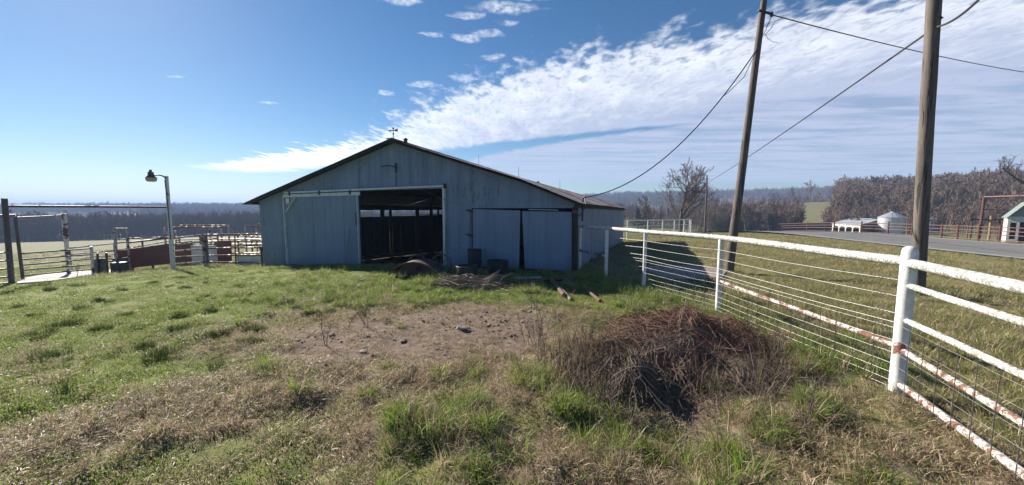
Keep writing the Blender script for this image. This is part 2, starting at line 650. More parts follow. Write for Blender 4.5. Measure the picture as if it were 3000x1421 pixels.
M['patchy_post'] = m_paint('patchy_post', (.62, .60, .58), (.11, .06, .05), .48, speck=(.12, .08, .07), speck_amt=.4, scale=4.0)
M['corral_white'] = m_paint('corral_white_pipe', (.40, .38, .39), (.12, .07, .065), .46, speck=(.14, .11, .10), speck_amt=.35, scale=4.0)
M['lamp_white'] = m_paint('lamp_post_paint', (.66, .66, .68), (.34, .28, .26), .24, speck_amt=.1, scale=3.0)
M['corral_rust'] = m_paint('corral_rusty_pipe', (.26, .20, .20), (.20, .10, .08), .55, speck=(.1, .08, .08), speck_amt=.3, scale=4.0)
M['red_steel'] = m_paint('red_oxide_steel', (.19, .06, .05), (.10, .05, .045), .33, speck=(.08, .05, .045), speck_amt=.3, scale=1.6)
M['red_pipe'] = m_paint('red_pipe_paint', (.13, .045, .04), (.08, .05, .045), .4, speck=(.1, .05, .05), speck_amt=.3, scale=3.0)
M['rust'] = m_plain('brown_rust', (.125, .070, .052), .85, .45, 7)
M['tub'] = m_plain('black_rubber', (.016, .018, .022), .6, .3, 9)
M['dark_metal'] = m_plain('dark_metal', (.045, .05, .055), .55, .3, 9, .3)
M['galv'] = m_plain('galvanised_steel', (.52, .54, .56), .42, .16, 2.5, .55)
M['blue_galv'] = m_plain('blue_grey_bin_steel', (.17, .20, .27), .5, .2, 2.0, .2)
M['white_wall'] = m_plain('white_shed_paint', (.66, .66, .63), .7, .18, 2.0)
M['brown_wall'] = m_plain('red_brown_boards', (.13, .055, .04), .8, .3, 3.0)
M['shed_roof'] = m_plain('pale_sheet_roof', (.50, .54, .58), .4, .15, 1.0, .35)
M['green_roof'] = m_paint('faded_green_roof', (.20, .25, .22), (.45, .46, .42), .32, speck_amt=.1, scale=1.0)
M['old_white_board'] = m_paint('old_white_board', (.60, .60, .57), (.36, .33, .30), .40, speck=(.25, .23, .2), speck_amt=.25, scale=2.0, stretch=(1, 1, .25))
M['opening_shade'] = m_plain('dark_opening', (.012, .012, .014), .95, .2, 2)  # near-black sheets stand in for the unlit inside of window and doorway
M['concrete'] = m_plain('concrete', (.42, .40, .37), .9, .22, 1.8)
M['slab'] = m_plain('stained_slab', (.23, .19, .16), .9, .3, 1.8)
M['yellow'] = m_plain('yellow_strap', (.30, .20, .09), .7, .3, 9)
M['lamp_glass'] = m_plain('lamp_refractor', (.42, .34, .27), .3, .15, 20)
M['hydrant'] = m_plain('dark_hydrant_paint', (.05, .06, .08), .6, .3, 9)
M['trunk'] = m_wood('bark', (.17, .145, .125), (.08, .068, .06))
M['twig'] = m_plain('bare_twigs', (.165, .115, .085), .9, .3, 3)
M['rock'] = m_plain('pale_rock', (.36, .31, .27), .9, .3, 9, bump_s=.8, bump_d=.02)
M['clod'] = m_plain('dirt_clod', (.20, .155, .13), .95, .35, 12, bump_s=.8, bump_d=.01)
M['stick'] = m_plain('dry_sticks', (.24, .19, .15), .85, .35, 9)
M['dead_vine'] = m_plain('dark_dead_vine', (.105, .078, .062), .75, .5, 9)
M['rusty_wire'] = m_plain('rusty_old_wire', (.150, .076, .052), .75, .45, 9)
M['weed'] = m_plain('dead_weed_stem', (.13, .10, .08), .9, .35, 12)

M['inner_shade'] = m_plain('shaded_inner_sheet', (.028, .029, .033), .85, .3, 3)  # sheet backs near black: the barn's inner gloom is put into this colour


# ------------------------------------------------------------------ ground
TH = R(22)
BC = Vector((2.02, 11.83, 0.0))                    # right front corner of the barn
BT = Vector((-math.cos(TH), math.sin(TH), 0))      # along the front, to the left
BD = Vector((math.sin(TH), math.cos(TH), 0))       # into the barn


def bp(t, d, z):
    p = BC + BT * t + BD * d
    return Vector((p.x, p.y, z))


def barn_td(x, y):
    dx, dy = x - BC.x, y - BC.y
    return dx * BT.x + dy * BT.y, dx * BD.x + dy * BD.y


FENCE = [(2.21, 12.03), (2.77, 10.77), (3.26, 9.01), (4.04, 7.11), (4.16, 3.84)]


def fence_x(y):
    ys = [p[1] for p in FENCE][::-1]
    xs = [p[0] for p in FENCE][::-1]
    return np.interp(y, [-3.0] + ys + [14.0], [2.2] + xs + [2.0])


def zones(x, y):
    """what grows where: dirt, dry, lush, right-hand field, inside the barn"""
    x = np.asarray(x, float)
    y = np.asarray(y, float)
    n1 = vnoise(x, y, .8, 31, 4)
    n2 = vnoise(x, y, 2.2, 37, 3)
    dirt = 1.15 - ((x + 1.15) / 2.8) ** 2 - ((y - 5.75) / 1.25) ** 2 + (n1 - .5) * 2.6 + (n2 - .5) * .9
    dirt = sstep(.1, .6, dirt)
    d2 = 1.0 - ((x + .4) / 1.5) ** 2 - ((y - 7.2) / .6) ** 2 + (n1 - .5) * 2.2
    dirt = np.maximum(dirt, sstep(.2, .8, d2) * .8)
    yb = np.interp(x, [-9, -5.5, -4, -2.5, -1.5, 1, 3], [1.2, 2.6, 3.6, 4.6, 5.0, 4.8, 4.2])
    dry = sstep(yb + .7, yb - .5, y + (n1 - .5) * 2.6 + (n2 - .5) * .8)
    dry = dry * (.35 + .65 * sstep(.36, .56, vnoise(x, y, 1.5, 57, 3)))
    ring = sstep(1.45, .95, np.hypot((x + 1.3) / 3.1, (y - 5.9) / 1.7) + (n2 - .5) * .9)
    dry = np.maximum(dry, ring * .8)
    dry = np.maximum(dry, sstep(.54, .70, vnoise(x, y, .45, 51, 3)) * .30 * sstep(-2, -6, x) * sstep(12, 8, y))
    field = sstep(0, .5, x - fence_x(y)) * np.where(y < 12.2, 1.0, 0.0)
    t, d = barn_td(x, y)
    field = np.maximum(field, sstep(-.1, -.6, t) * np.where(y >= 12.2, 1.0, 0.0))
    lush = sstep(6.6, 8.4, y + (n1 - .5) * 2.0) * sstep(-8.0, -5.0, x + (n1 - .5) * 4) * (1 - field)
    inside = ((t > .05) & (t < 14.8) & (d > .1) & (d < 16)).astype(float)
    return dirt * (1 - field), dry * (1 - field), lush, field, inside


def build_ground():
    # polar sheet: fine near the camera and inside the view, coarse elsewhere
    ang = np.concatenate([np.linspace(-66, 66, 420, endpoint=False), np.linspace(66, 294, 70, endpoint=False)])
    rad = [0.0] + list(np.geomspace(.6, 4200, 250))
    na, nr = len(ang), len(rad)
    A, RR = np.meshgrid(np.radians(ang), np.array(rad))
    X = (RR * np.sin(A)).ravel()
    Y = (RR * np.cos(A)).ravel()
    Z = gh(X, Y)
    V = np.stack([X, Y, Z], 1)
    i = np.arange(nr - 1)[:, None] * na
    j = np.arange(na)[None, :]
    j2 = (j + 1) % na
    F = np.stack([(i + j).ravel(), (i + j2).ravel(), (i + na + j2).ravel(), (i + na + j).ravel()], 1)
    me = bpy.data.meshes.new('ground')
    me.from_pydata(V.tolist(), [], F[:, ::-1].tolist())
    dirt, dry, lush, field, inside = zones(X, Y)
    az = np.degrees(np.arctan2(X, Y))
    rr = np.hypot(X, Y)
    brown = np.maximum(sstep(.45, .6, vnoise(X, Y, .011, 71, 2)) * sstep(300, 380, rr), sstep(370, 400, rr) * sstep(570, 540, rr) * sstep(-44, -45.5, az))
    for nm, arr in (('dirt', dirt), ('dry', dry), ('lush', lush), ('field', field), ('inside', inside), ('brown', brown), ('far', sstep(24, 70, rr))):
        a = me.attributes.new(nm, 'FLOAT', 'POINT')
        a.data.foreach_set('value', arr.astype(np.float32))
    me.polygons.foreach_set('use_smooth', [True] * len(me.polygons))
    m, k, b = new_mat('ground')
    me.materials.append(m)
    o = bpy.data.objects.new('ground', me)
    COL.objects.link(o)
    tag(o, 'rough pasture ground with bare dirt patch sloping away to the valley', 'ground', kind='structure')

    def at(nm):
        a = k.new('ShaderNodeAttribute', attribute_name=nm)
        return a.outputs['Fac']
    g = k.new('ShaderNodeNewGeometry').outputs['Position']
    fine = k.noise(g, 30.0, 6.0, .65)
    mid = k.noise(g, 4.0, 6.0, .62)
    big = k.noise(g, .5, 4.0, .6)
    huge = k.noise(g, .03, 4.0, .6)
    f = k.math('ADD', k.math('MULTIPLY', fine, .45), k.math('MULTIPLY', mid, .55))
    fr = k.mr(f, .32, .68)
    lawn = k.mixc(fr, (.085, .115, .022), (.205, .260, .056))
    lawn = k.mixc(k.mr(big, .4, .65), lawn, k.mixc(fr, (.115, .125, .036), (.245, .245, .088)))
    lushc = k.mixc(fr, (.075, .100, .022), (.165, .205, .048))
    dryc = k.mixc(fr, (.095, .070, .050), (.280, .215, .152))
    fieldc = k.mixc(fr, (.135, .112, .052), (.290, .240, .130))
    fieldc = k.mixc(k.mr(big, .42, .62), fieldc, k.mixc(fr, (.115, .120, .040), (.225, .220, .082)))
    farc = k.mixc(k.mr(huge, .35, .65), (.170, .158, .085), (.150, .165, .075))
    farc = k.mixc(k.mr(k.noise(g, .35, 5.0, .65), .35, .7, 0, .6), farc, (.15, .125, .075))
    brownc = (.22, .14, .08)
    dirtc = k.mixc(k.mr(k.noise(g, 9.0, 6.0, .65), .3, .7), (.115, .082, .062), (.250, .190, .148))
    dirtc = k.mixc(k.mr(k.noise(g, 60.0, 3.0, .6), .6, .75, 0, .5), dirtc, (.35, .29, .24))
    c = k.mixc(at('lush'), lawn, lushc)
    c = k.mixc(at('dry'), c, dryc)
    c = k.mixc(at('field'), c, fieldc)
    c = k.mixc(at('far'), c, farc)
    c = k.mixc(at('brown'), c, brownc)
    dm = k.mr(k.math('ADD', at('dirt'), k.math('MULTIPLY', k.math('SUBTRACT', k.noise(g, 7.0, 5.0, .65), .5), .9)), .35, .65)
    c = k.mixc(k.math('MULTIPLY', dm, k.mr(at('dirt'), 0, .2)), c, dirtc)
    c = k.mixc(at('inside'), c, (.020, .017, .015))  # barn floor blackened, the unlit interior painted into the ground colour
    k.l.new(c, b.inputs['Base Color'])
    b.inputs['Roughness'].default_value = .95
    b.inputs['Specular IOR Level'].default_value = .15
    add_bump(k, b, k.math('ADD', f, k.math('MULTIPLY', k.noise(g, 90.0, 3.0, .6), .3)), .9, .05)
    return o


ground = build_ground()


# ------------------------------------------------------------------ road
def ribbon(cl, off0, off1, lift, name, mat, parent=None):
    """strip that follows a centre line between two sideways offsets"""
    mb = MB()
    n = len(cl)
    V = []
    m = 6 if off1 - off0 > 2 else 1
    for i, (x, y) in enumerate(cl):
        a = Vector(cl[min(i + 1, n - 1)]) - Vector(cl[max(i - 1, 0)])
        nx, ny = a.y / a.length, -a.x / a.length
        for q in range(m + 1):
            o = off0 + (off1 - off0) * q / m
            px, py = x + nx * o, y + ny * o
            V.append((px, py, float(gbase(x, y)) + lift))
    F = []
    for i in range(n - 1):
        for q in range(m):
            a = i * (m + 1) + q
            F.append((a, a + 1, a + m + 2, a + m + 1))
    mb.add(V, F)
    o = mb.build(name, mat, parent, True)
    return o


def smooth_line(pts, n):
    P = [Vector((*p, 0)) for p in pts]
    out = []
    for i in range(len(P) - 1):
        p0, p1, p2, p3 = P[max(i - 1, 0)], P[i], P[i + 1], P[min(i + 2, len(P) - 1)]
        for q in range(n):
            t = q / n
            v = .5 * ((2 * p1) + (p2 - p0) * t + (2 * p0 - 5 * p1 + 4 * p2 - p3) * t * t + (3 * p1 - p0 - 3 * p2 + p3) * t ** 3)
            out.append((v.x, v.y))
    out.append((P[-1].x, P[-1].y))
    return out


road_line = smooth_line([(22.6, -40), (22.9, -10), (23.3, 8), (24.2, 18), (25.5, 27), (27.0, 36), (28.8, 47), (29.5, 60), (26, 78), (14, 100), (-4, 125)], 14)
m_asph, kk, bb = new_mat('asphalt')
gp = kk.new('ShaderNodeNewGeometry').outputs['Position']
nA = kk.noise(gp, 120.0, 3.0, .6)
nB = kk.noise(gp, .8, 4.0, .6)
ca = kk.mixc(kk.mr(kk.math('ADD', kk.math('MULTIPLY', nA, .5), kk.math('MULTIPLY', nB, .5)), .3, .7), (.105, .105, .11), (.185, .185, .19))
kk.l.new(ca, bb.inputs['Base Color'])
bb.inputs['Roughness'].default_value = .8
m_line = m_plain('road_line_white', (.66, .66, .64), .7, .12, 4)
m_yel = m_plain('road_line_yellow', (.30, .23, .10), .7, .3, 3)
road = tag(ribbon(road_line, -3.7, 3.7, .05, 'road', m_asph), 'grey two lane country road beyond the white fence', 'road', kind='structure')
for a, nm, mt in ((-3.35, 'edge_line', m_line), (3.35, 'edge_line', m_line), (-.12, 'centre_line', m_yel), (.12, 'centre_line', m_yel)):
    ribbon(road_line, a - .06, a + .06, .056, nm, mt, road)


# ------------------------------------------------------------------ barn
def roof_z(t):
    return np.interp(t, [-.25, 1.63, 7.0, 15.75], [2.18, 2.93, 4.61, 2.22])


def roof_drop(t, d):
    """the whole roof dips towards the rear, more at the ridge than at the eaves"""
    return max(d, 0) / 16.0 * (.14 + .36 * (float(roof_z(t)) - 2.2) / 2.4)


def wall_top(t, d=0.0):
    return float(roof_z(t)) - .07 - roof_drop(t, d)


def front_base(t):
    p = bp(t, 0, 0)
    return float(gbase(p.x, p.y)) - .12


def build_barn():
    o = thing('barn', 'large weathered blue-white metal barn with open doorway and low gable roof', 'barn', bp(7, 0, front_base(7)))
    W, D = 14.95, 16.0
    # front wall: upright sheets, each a little out of plane
    cuts = [0.02]
    while cuts[-1] < W - .5:
        cuts.append(cuts[-1] + rnd.uniform(.66, .80))
    cuts[-1] = W
    for e in (3.72, 4.88, 8.84, 7.0):
        i = min(range(len(cuts)), key=lambda q: abs(cuts[q] - e))
        cuts[i] = e
    for i in range(len(cuts) - 1):
        a, b = cuts[i], cuts[i + 1] + .015
        b = min(b, W)
        mid = (a + b) / 2
        off = rnd.uniform(0, .010) + (i % 2) * .006
        if mid < 3.72:
            zb = [2.03, 2.03]
        elif 4.88 < mid < 8.84:
            zb = [2.74, 2.74]
        else:
            zb = [front_base(a), front_base(b)]
        # split tall gable sheets at a lap
        lap = None
        if 7.0 < mid < 13.2 or mid < 3.7 or 4.88 < mid < 8.84:
            lap = None
        rows = [(zb, [wall_top(a), wall_top(b)])]
        if not (4.88 < mid < 8.84) and mid > 3.72 and wall_top(mid) > 2.9:
            zl = 2.70 + rnd.uniform(-.015, .015)
            rows = [(zb, [zl + .03, zl + .03]), ([zl, zl], [wall_top(a), wall_top(b)])]
        for ri, (lo, hi) in enumerate(rows):
            dd = -off - ri * .006
            MB().slab([bp(a, dd, lo[0]), bp(b, dd, lo[1]), bp(b, dd, hi[1]), bp(a, dd, hi[0])], BD * -.003).build('wall_sheet', M['barn'], o, False, (M['inner_shade'], [0]))
    # right wall: closed sheets
    d = 0.0
    zt = wall_top(0)
    while d < D - .1:
        e = min(d + rnd.uniform(.72, .82), D)
        p, q = bp(0, d, 0), bp(0, e, 0)
        off = rnd.uniform(0, .012)
        z0, z1 = float(gbase(p.x, p.y)) - .15, float(gbase(q.x, q.y)) - .15
        MB().slab([bp(-off, d, z0), bp(-off, e + .01, z1), bp(-off, e + .01, wall_top(0, e)), bp(-off, d, wall_top(0, d))], BT * -.003).build('wall_sheet', M['barn'], o, False, (M['inner_shade'], [0]))
        d = e
    # left wall: a strip of openings under the eave
    zlo, zhi = 1.50, 1.92
    wins = [(2.4, 3.9), (4.3, 5.7), (6.0, 8.03), (8.43, 8.90), (9.18, 11.86), (12.33, 14.84), (15.15, 15.8)]
    edges = sorted(set([0.0, D] + [q for w in wins for q in w]))
    zt = wall_top(W)
    for a, b in zip(edges[:-1], edges[1:]):
        isw = any(abs(a - w[0]) < 1e-6 for w in wins)
        n = max(1, int(round((b - a) / .8)))
        for q in range(n):
            d0, d1 = a + (b - a) * q / n, a + (b - a) * (q + 1) / n
            p = bp(W, d0, 0)
            z0 = float(gbase(p.x, p.y)) - .25
            off = rnd.uniform(0, .01)
            rows = [(z0, zlo + rnd.uniform(-.02, .02)), (zhi + rnd.uniform(-.01, .02), zt)] if isw else [(z0, zt)]
            for lo, hi in rows:
                hi = min(hi, wall_top(W, d1))
                MB().slab([bp(W + off, d0, lo), bp(W + off, d1 - .004, lo), bp(W + off, d1 - .004, hi), bp(W + off, d0, hi)], BT * .003).build('wall_sheet', M['barn'], o, False, (M['inner_shade'], [0]))
    MB().beam(bp(W, 12.33, 1.60), bp(W, 15.8, 1.55), .05, .05).build('window_rail', M['dark_wood'], o)
    # rear wall: closed sheets
    ts = [W * q / 20 for q in range(21)]
    for a, b in zip(ts[:-1], ts[1:]):
        p = bp(a, D, 0)
        z0 = float(gbase(p.x, p.y)) - .25
        off = rnd.uniform(0, .01)
        top = [bp(b, D + off, wall_top(b, D))] + ([bp(7, D + off, wall_top(7, D))] if a < 7 < b else []) + [bp(a, D + off, wall_top(a, D))]
        MB().slab([bp(a, D + off, z0), bp(b, D + off, z0)] + top, BD * .003).build('wall_sheet', M['barn'], o, False, (M['inner_shade'], [0]))
    # posts, plates and purlins inside
    for t in (4.7, 9.05):
        for d in (5.3, 10.6):
            p = bp(t, d, 0)
            MB().beam((p.x, p.y, float(gbase(p.x, p.y)) - .2), (p.x, p.y, wall_top(t) - .1), .16, .16).build('inner_post', M['dark_wood'], o)
    for t in (1.6, 4.7, 7.0, 9.05, 12.2):
        MB().beam(bp(t, .05, wall_top(t) - .12), bp(t, D - .05, wall_top(t, D) - .12), .07, .15).build('roof_beam', M['dark_wood'], o)
    # roof: sheets that run from ridge to eave
    d = -.34
    k = 0
    while d < D + .3:
        e = min(d + rnd.uniform(.78, .86), D + .36)
        lift = rnd.uniform(0, .012) + (k % 2) * .008
        for path in (((7.0, 4.61), (1.63, 2.93), (-.25, 2.18)), ((7.0, 4.61), (15.75, 2.22))):
            j = rnd.uniform(-.05, .05)
            mb = MB()
            pts = []
            for q in range(len(path) - 1):
                (t0, z0), (t1, z1) = path[q], path[q + 1]
                n = 6
                for s in range(n + (q == len(path) - 2)):
                    f = s / n
                    pts.append((t0 + (t1 - t0) * f, z0 + (z1 - z0) * f + rnd.uniform(-.008, .008)))
            pts[-1] = (pts[-1][0] + j * (1 if path[-1][0] > 7 else -1), pts[-1][1])
            V = []
            for (t, z) in pts:
                for dd in (d, e + .02):
                    V.append(bp(t, dd, z + lift - roof_drop(t, dd)))
            n = len(pts)
            F = [(2 * i, 2 * i + 1, 2 * i + 3, 2 * i + 2) for i in range(n - 1)]
            V2 = [v - Vector((0, 0, .012)) for v in V]
            F2 = [(2 * n + 2 * i + 2, 2 * n + 2 * i + 3, 2 * n + 2 * i + 1, 2 * n + 2 * i) for i in range(n - 1)]
            F3 = [(2 * i, 2 * i + 2, 2 * n + 2 * i + 2, 2 * n + 2 * i) for i in range(n - 1)]
            F4 = [(2 * i + 3, 2 * i + 1, 2 * n + 2 * i + 1, 2 * n + 2 * i + 3) for i in range(n - 1)]
            F5 = [(2 * n - 2, 2 * n - 1, 4 * n - 1, 4 * n - 2)]
            mb.add(V + V2, F + F2 + F3 + F4 + F5)
            mb.build('roof_sheet', M['roof'], o, False, (M['inner_shade'], range(n - 1, 2 * n - 2)))
        d = e
        k += 1
    mb = MB()
    for (t0, z0), (t1, z1) in (((7.0, 4.61), (1.63, 2.93)), ((1.63, 2.93), (-.1, 2.24)), ((7.0, 4.61), (15.5, 2.29))):
        mb.beam(bp(t0, -.28, z0 - .075), bp(t1, -.28, z1 - .075), .03, .11, BD)
    mb.build('rake_board', M['dark_wood'], o)
    mb = MB()
    mb.beam(bp(7.0, -.36, 4.635), bp(7.0, D + .4, 4.635 - roof_drop(7.0, D + .4)), .28, .03)
    mb.build('ridge_cap', M['roof'], o)
    for t in (-.06, 15.05):
        MB().beam(bp(t, -.26, float(roof_z(t)) - .13), bp(t, D + .2, float(roof_z(t)) - .13 - roof_drop(t, D)), .05, .16).build('eave_board', M['dark_wood'], o)
    # corner and door posts
    MB().beam(bp(-.02, -.05, front_base(0)), bp(-.02, -.05, 2.06), .15, .14, BD).build('corner_post', M['dark_wood'], o)
    MB().beam(bp(-.02, -.13, 1.86), bp(-.02, -.13, 1.97), .17, .02, BD).build('red_bracket', M['red_pipe'], o)
    MB().beam(bp(4.84, -.045, front_base(4.84)), bp(4.84, -.045, 2.80), .09, .09, BD).build('door_post', M['barn_trim'], o)
    # sliding door on its track
    sd = MB().slab([bp(8.80, -.10, front_base(8.8) + .16), bp(13.05, -.10, front_base(13.05) + .16), bp(13.05, -.10, 2.62), bp(8.80, -.10, 2.64)], BD * .03).build('sliding_door', M['dark_wood'], o)
    ts = [8.80, 9.65, 10.52, 11.38, 12.22, 13.05]
    for i in range(5):
        a, b = ts[i], ts[i + 1] - .004
        off = -.105 - (i % 2) * .006 - rnd.uniform(0, .004)
        MB().slab([bp(a, off, front_base(a) + .14), bp(b, off, front_base(b) + .14), bp(b, off, 2.02), bp(a, off, 2.02)], BD * -.003).build('door_sheet', M['barn_door'], sd)
        MB().slab([bp(a, off - .005, 1.99), bp(b, off - .005, 1.99), bp(b, off - .005, 2.60), bp(a, off - .005, 2.60)], BD * -.003).build('door_sheet', M['barn_door'], sd)
    MB().beam(bp(8.70, -.15, 2.62), bp(13.12, -.15, 2.58), .03, .13).build('door_top_board', M['barn_trim'], sd)
    MB().beam(bp(13.06, -.15, front_base(13) + .2), bp(13.10, -.15, 2.52), .09, .03, BT).build('door_side_board', M['barn_trim'], sd)
    MB().beam(bp(8.84, -.15, front_base(8.8) + .2), bp(8.84, -.15, 2.55), .08, .03, BT).build('door_side_board', M['barn_trim'], sd)
    MB().beam(bp(12.95, -.175, 1.86), bp(12.35, -.175, 2.50), .03, .10, BD).build('brace', M['barn_trim'], sd)
    MB().box(bp(12.84, -.165, 2.36), (.20, .02, .22), BT).build('patch_plate', M['white_wall'], sd)
    mb = MB()
    mb.beam(bp(8.98, -.13, 1.35), bp(8.98, -.13, 1.85), .03, .03, BT)
    mb.build('door_handle', M['dark_metal'], sd)
    for t in (9.2, 10.9, 12.7):
        MB().box(bp(t, -.165, 2.68), (.10, .03, .18), BT).build('door_hanger', M['dark_metal'], sd)
    MB().beam(bp(4.78, -.12, 2.83), bp(13.05, -.12, 2.72), .09, .07).build('door_track', M['barn_trim'], o)
    MB().box(bp(4.76, -.12, 2.83), (.05, .12, .16), BT).build('track_stop', M['dark_metal'], o)
    # double doors on the right: two hinged leaves that sag apart
    for (a0, a1, b0, b1, z0, z1) in ((3.68, 1.86, 3.68, 1.90, 2.00, 1.95), (1.80, .10, 1.70, .08, 1.93, 1.91)):
        base = [front_base(a0) + .14, front_base(a1) + .10]
        lf = MB().slab([bp(b0, -.02, base[0]), bp(b1, -.02, base[1]), bp(a1, -.02, z1), bp(a0, -.02, z0)], BD * .035).build('door_leaf', M['dark_wood'], o)
        n = 2
        for i in range(n):
            f0, f1 = i / n, (i + 1) / n - .003
            L = lambda p, q, f: p + (q - p) * f
            off = -.024 - i * .007
            MB().slab([bp(L(b0, b1, f0), off, L(base[0], base[1], f0)), bp(L(b0, b1, f1), off, L(base[0], base[1], f1)),
                       bp(L(a0, a1, f1), off, L(z0, z1, f1)), bp(L(a0, a1, f0), off, L(z0, z1, f0))], BD * -.003).build('door_sheet', M['barn_door'], lf)
    for z in (1.93, 1.06):
        MB().slab([bp(3.98, -.05, z + .05), bp(3.66, -.05, z + .06), bp(3.66, -.05, z - .07), bp(3.72, -.05, z - .07)], BD * -.02).build('hinge', M['dark_metal'], o)
    MB().beam(bp(3.78, -.035, .35), bp(3.74, -.035, 1.85), .05, .006, BT).build('yellow_strap', M['yellow'], o)
    MB().beam(bp(1.55, -.035, 1.985), bp(.55, -.035, 1.965), .02, .07, BT).build('header_scrap', M['barn_trim'], o)
    # gable bracket lamp
    mb = MB()
    mb.tube([bp(6.98, -.02, 3.55), bp(6.98, -.14, 3.62), bp(7.2, -.2, 3.66), bp(7.5, -.24, 3.63)], .02, 6)
    mb.tube([bp(6.98, -.03, 3.75), bp(6.98, -.03, 3.40)], .045, 6)
    mb.tube([bp(6.99, -.03, 3.4), bp(7.0, -.03, 2.88)], .012, 5)
    mb.build('gable_bracket', M['dark_metal'], o)
    # weather vane on the ridge
    p = bp(7.0, -.1, 4.62)
    vane = MB().tube([p, p + Vector((0, 0, .43))], [.014, .009], 6).build('weather_vane', M['dark_metal'], o)
    q = p + Vector((0, 0, .35))
    mb = MB()
    ol = [(-.28, .06), (-.24, .0), (-.28, -.06), (-.15, -.05), (-.10, -.012), (.17, -.012), (.17, -.045), (.29, 0), (.17, .045), (.17, .012), (-.10, .012), (-.15, .05)]
    mb.slab([q + BT * a_ + Vector((0, 0, b_)) for a_, b_ in [(i * .8, j * .8) for i, j in ol]], BD * .012)
    mb.build('arrow', M['dark_metal'], vane)
    mb = MB()
    mb.lathe([(.005, -.06), (.035, 0), (.005, .06)], p + Vector((0, 0, .22)), 8)
    mb.lathe([(.005, -.05), (.04, 0), (.005, .05)], p + Vector((0, 0, .42)), 8)
    mb.beam(q - BD * .14, q + BD * .14, .012, .012)
    mb.build('ornament', M['dark_metal'], vane)
    for t, d, z in ((7.9, .2, 4.40), (6.75, .3, 4.60)):
        mb = MB()
        mb.lathe([(.07, 0), (.07, .09), (.11, .10), (.02, .17)], bp(t, d, z - .02), 10)
        mb.build('roof_vent', M['dark_metal'], o)
    for t, d in ((4.2, 1.5), (2.4, 1.2), (1.3, 3.0)):
        b0 = bp(t, d, float(roof_z(t)) - roof_drop(t, d))
        MB().tube([b0, b0 + Vector((0, 0, .42))], [.009, .005], 5).build('lightning_rod', M['dark_metal'], o)
    # service mast and meter bits on the right corner
    mb = MB()
    a = bp(-.12, .55, 1.6)
    mb.tube([a, bp(-.12, .55, 2.30), bp(-.16, .50, 2.40), bp(-.22, .42, 2.38)], .03, 8)
    mb.tube([bp(-.2, .45, 2.38), bp(-.3, .2, 2.10), bp(-.15, -.05, 1.78), bp(-.02, -.14, 1.82)], .016, 6)
    mb.build('service_mast', M['cable'], o)
    # loose diagonal wire across the doorway head
    MB().tube([bp(6.0, -.14, 2.80), bp(5.3, -.14, 2.55), bp(4.9, -.13, 2.38), bp(4.0, -.05, 2.10)], .006, 4).build('loose_wire', M['dark_wire'], o)
    return o


build_barn()


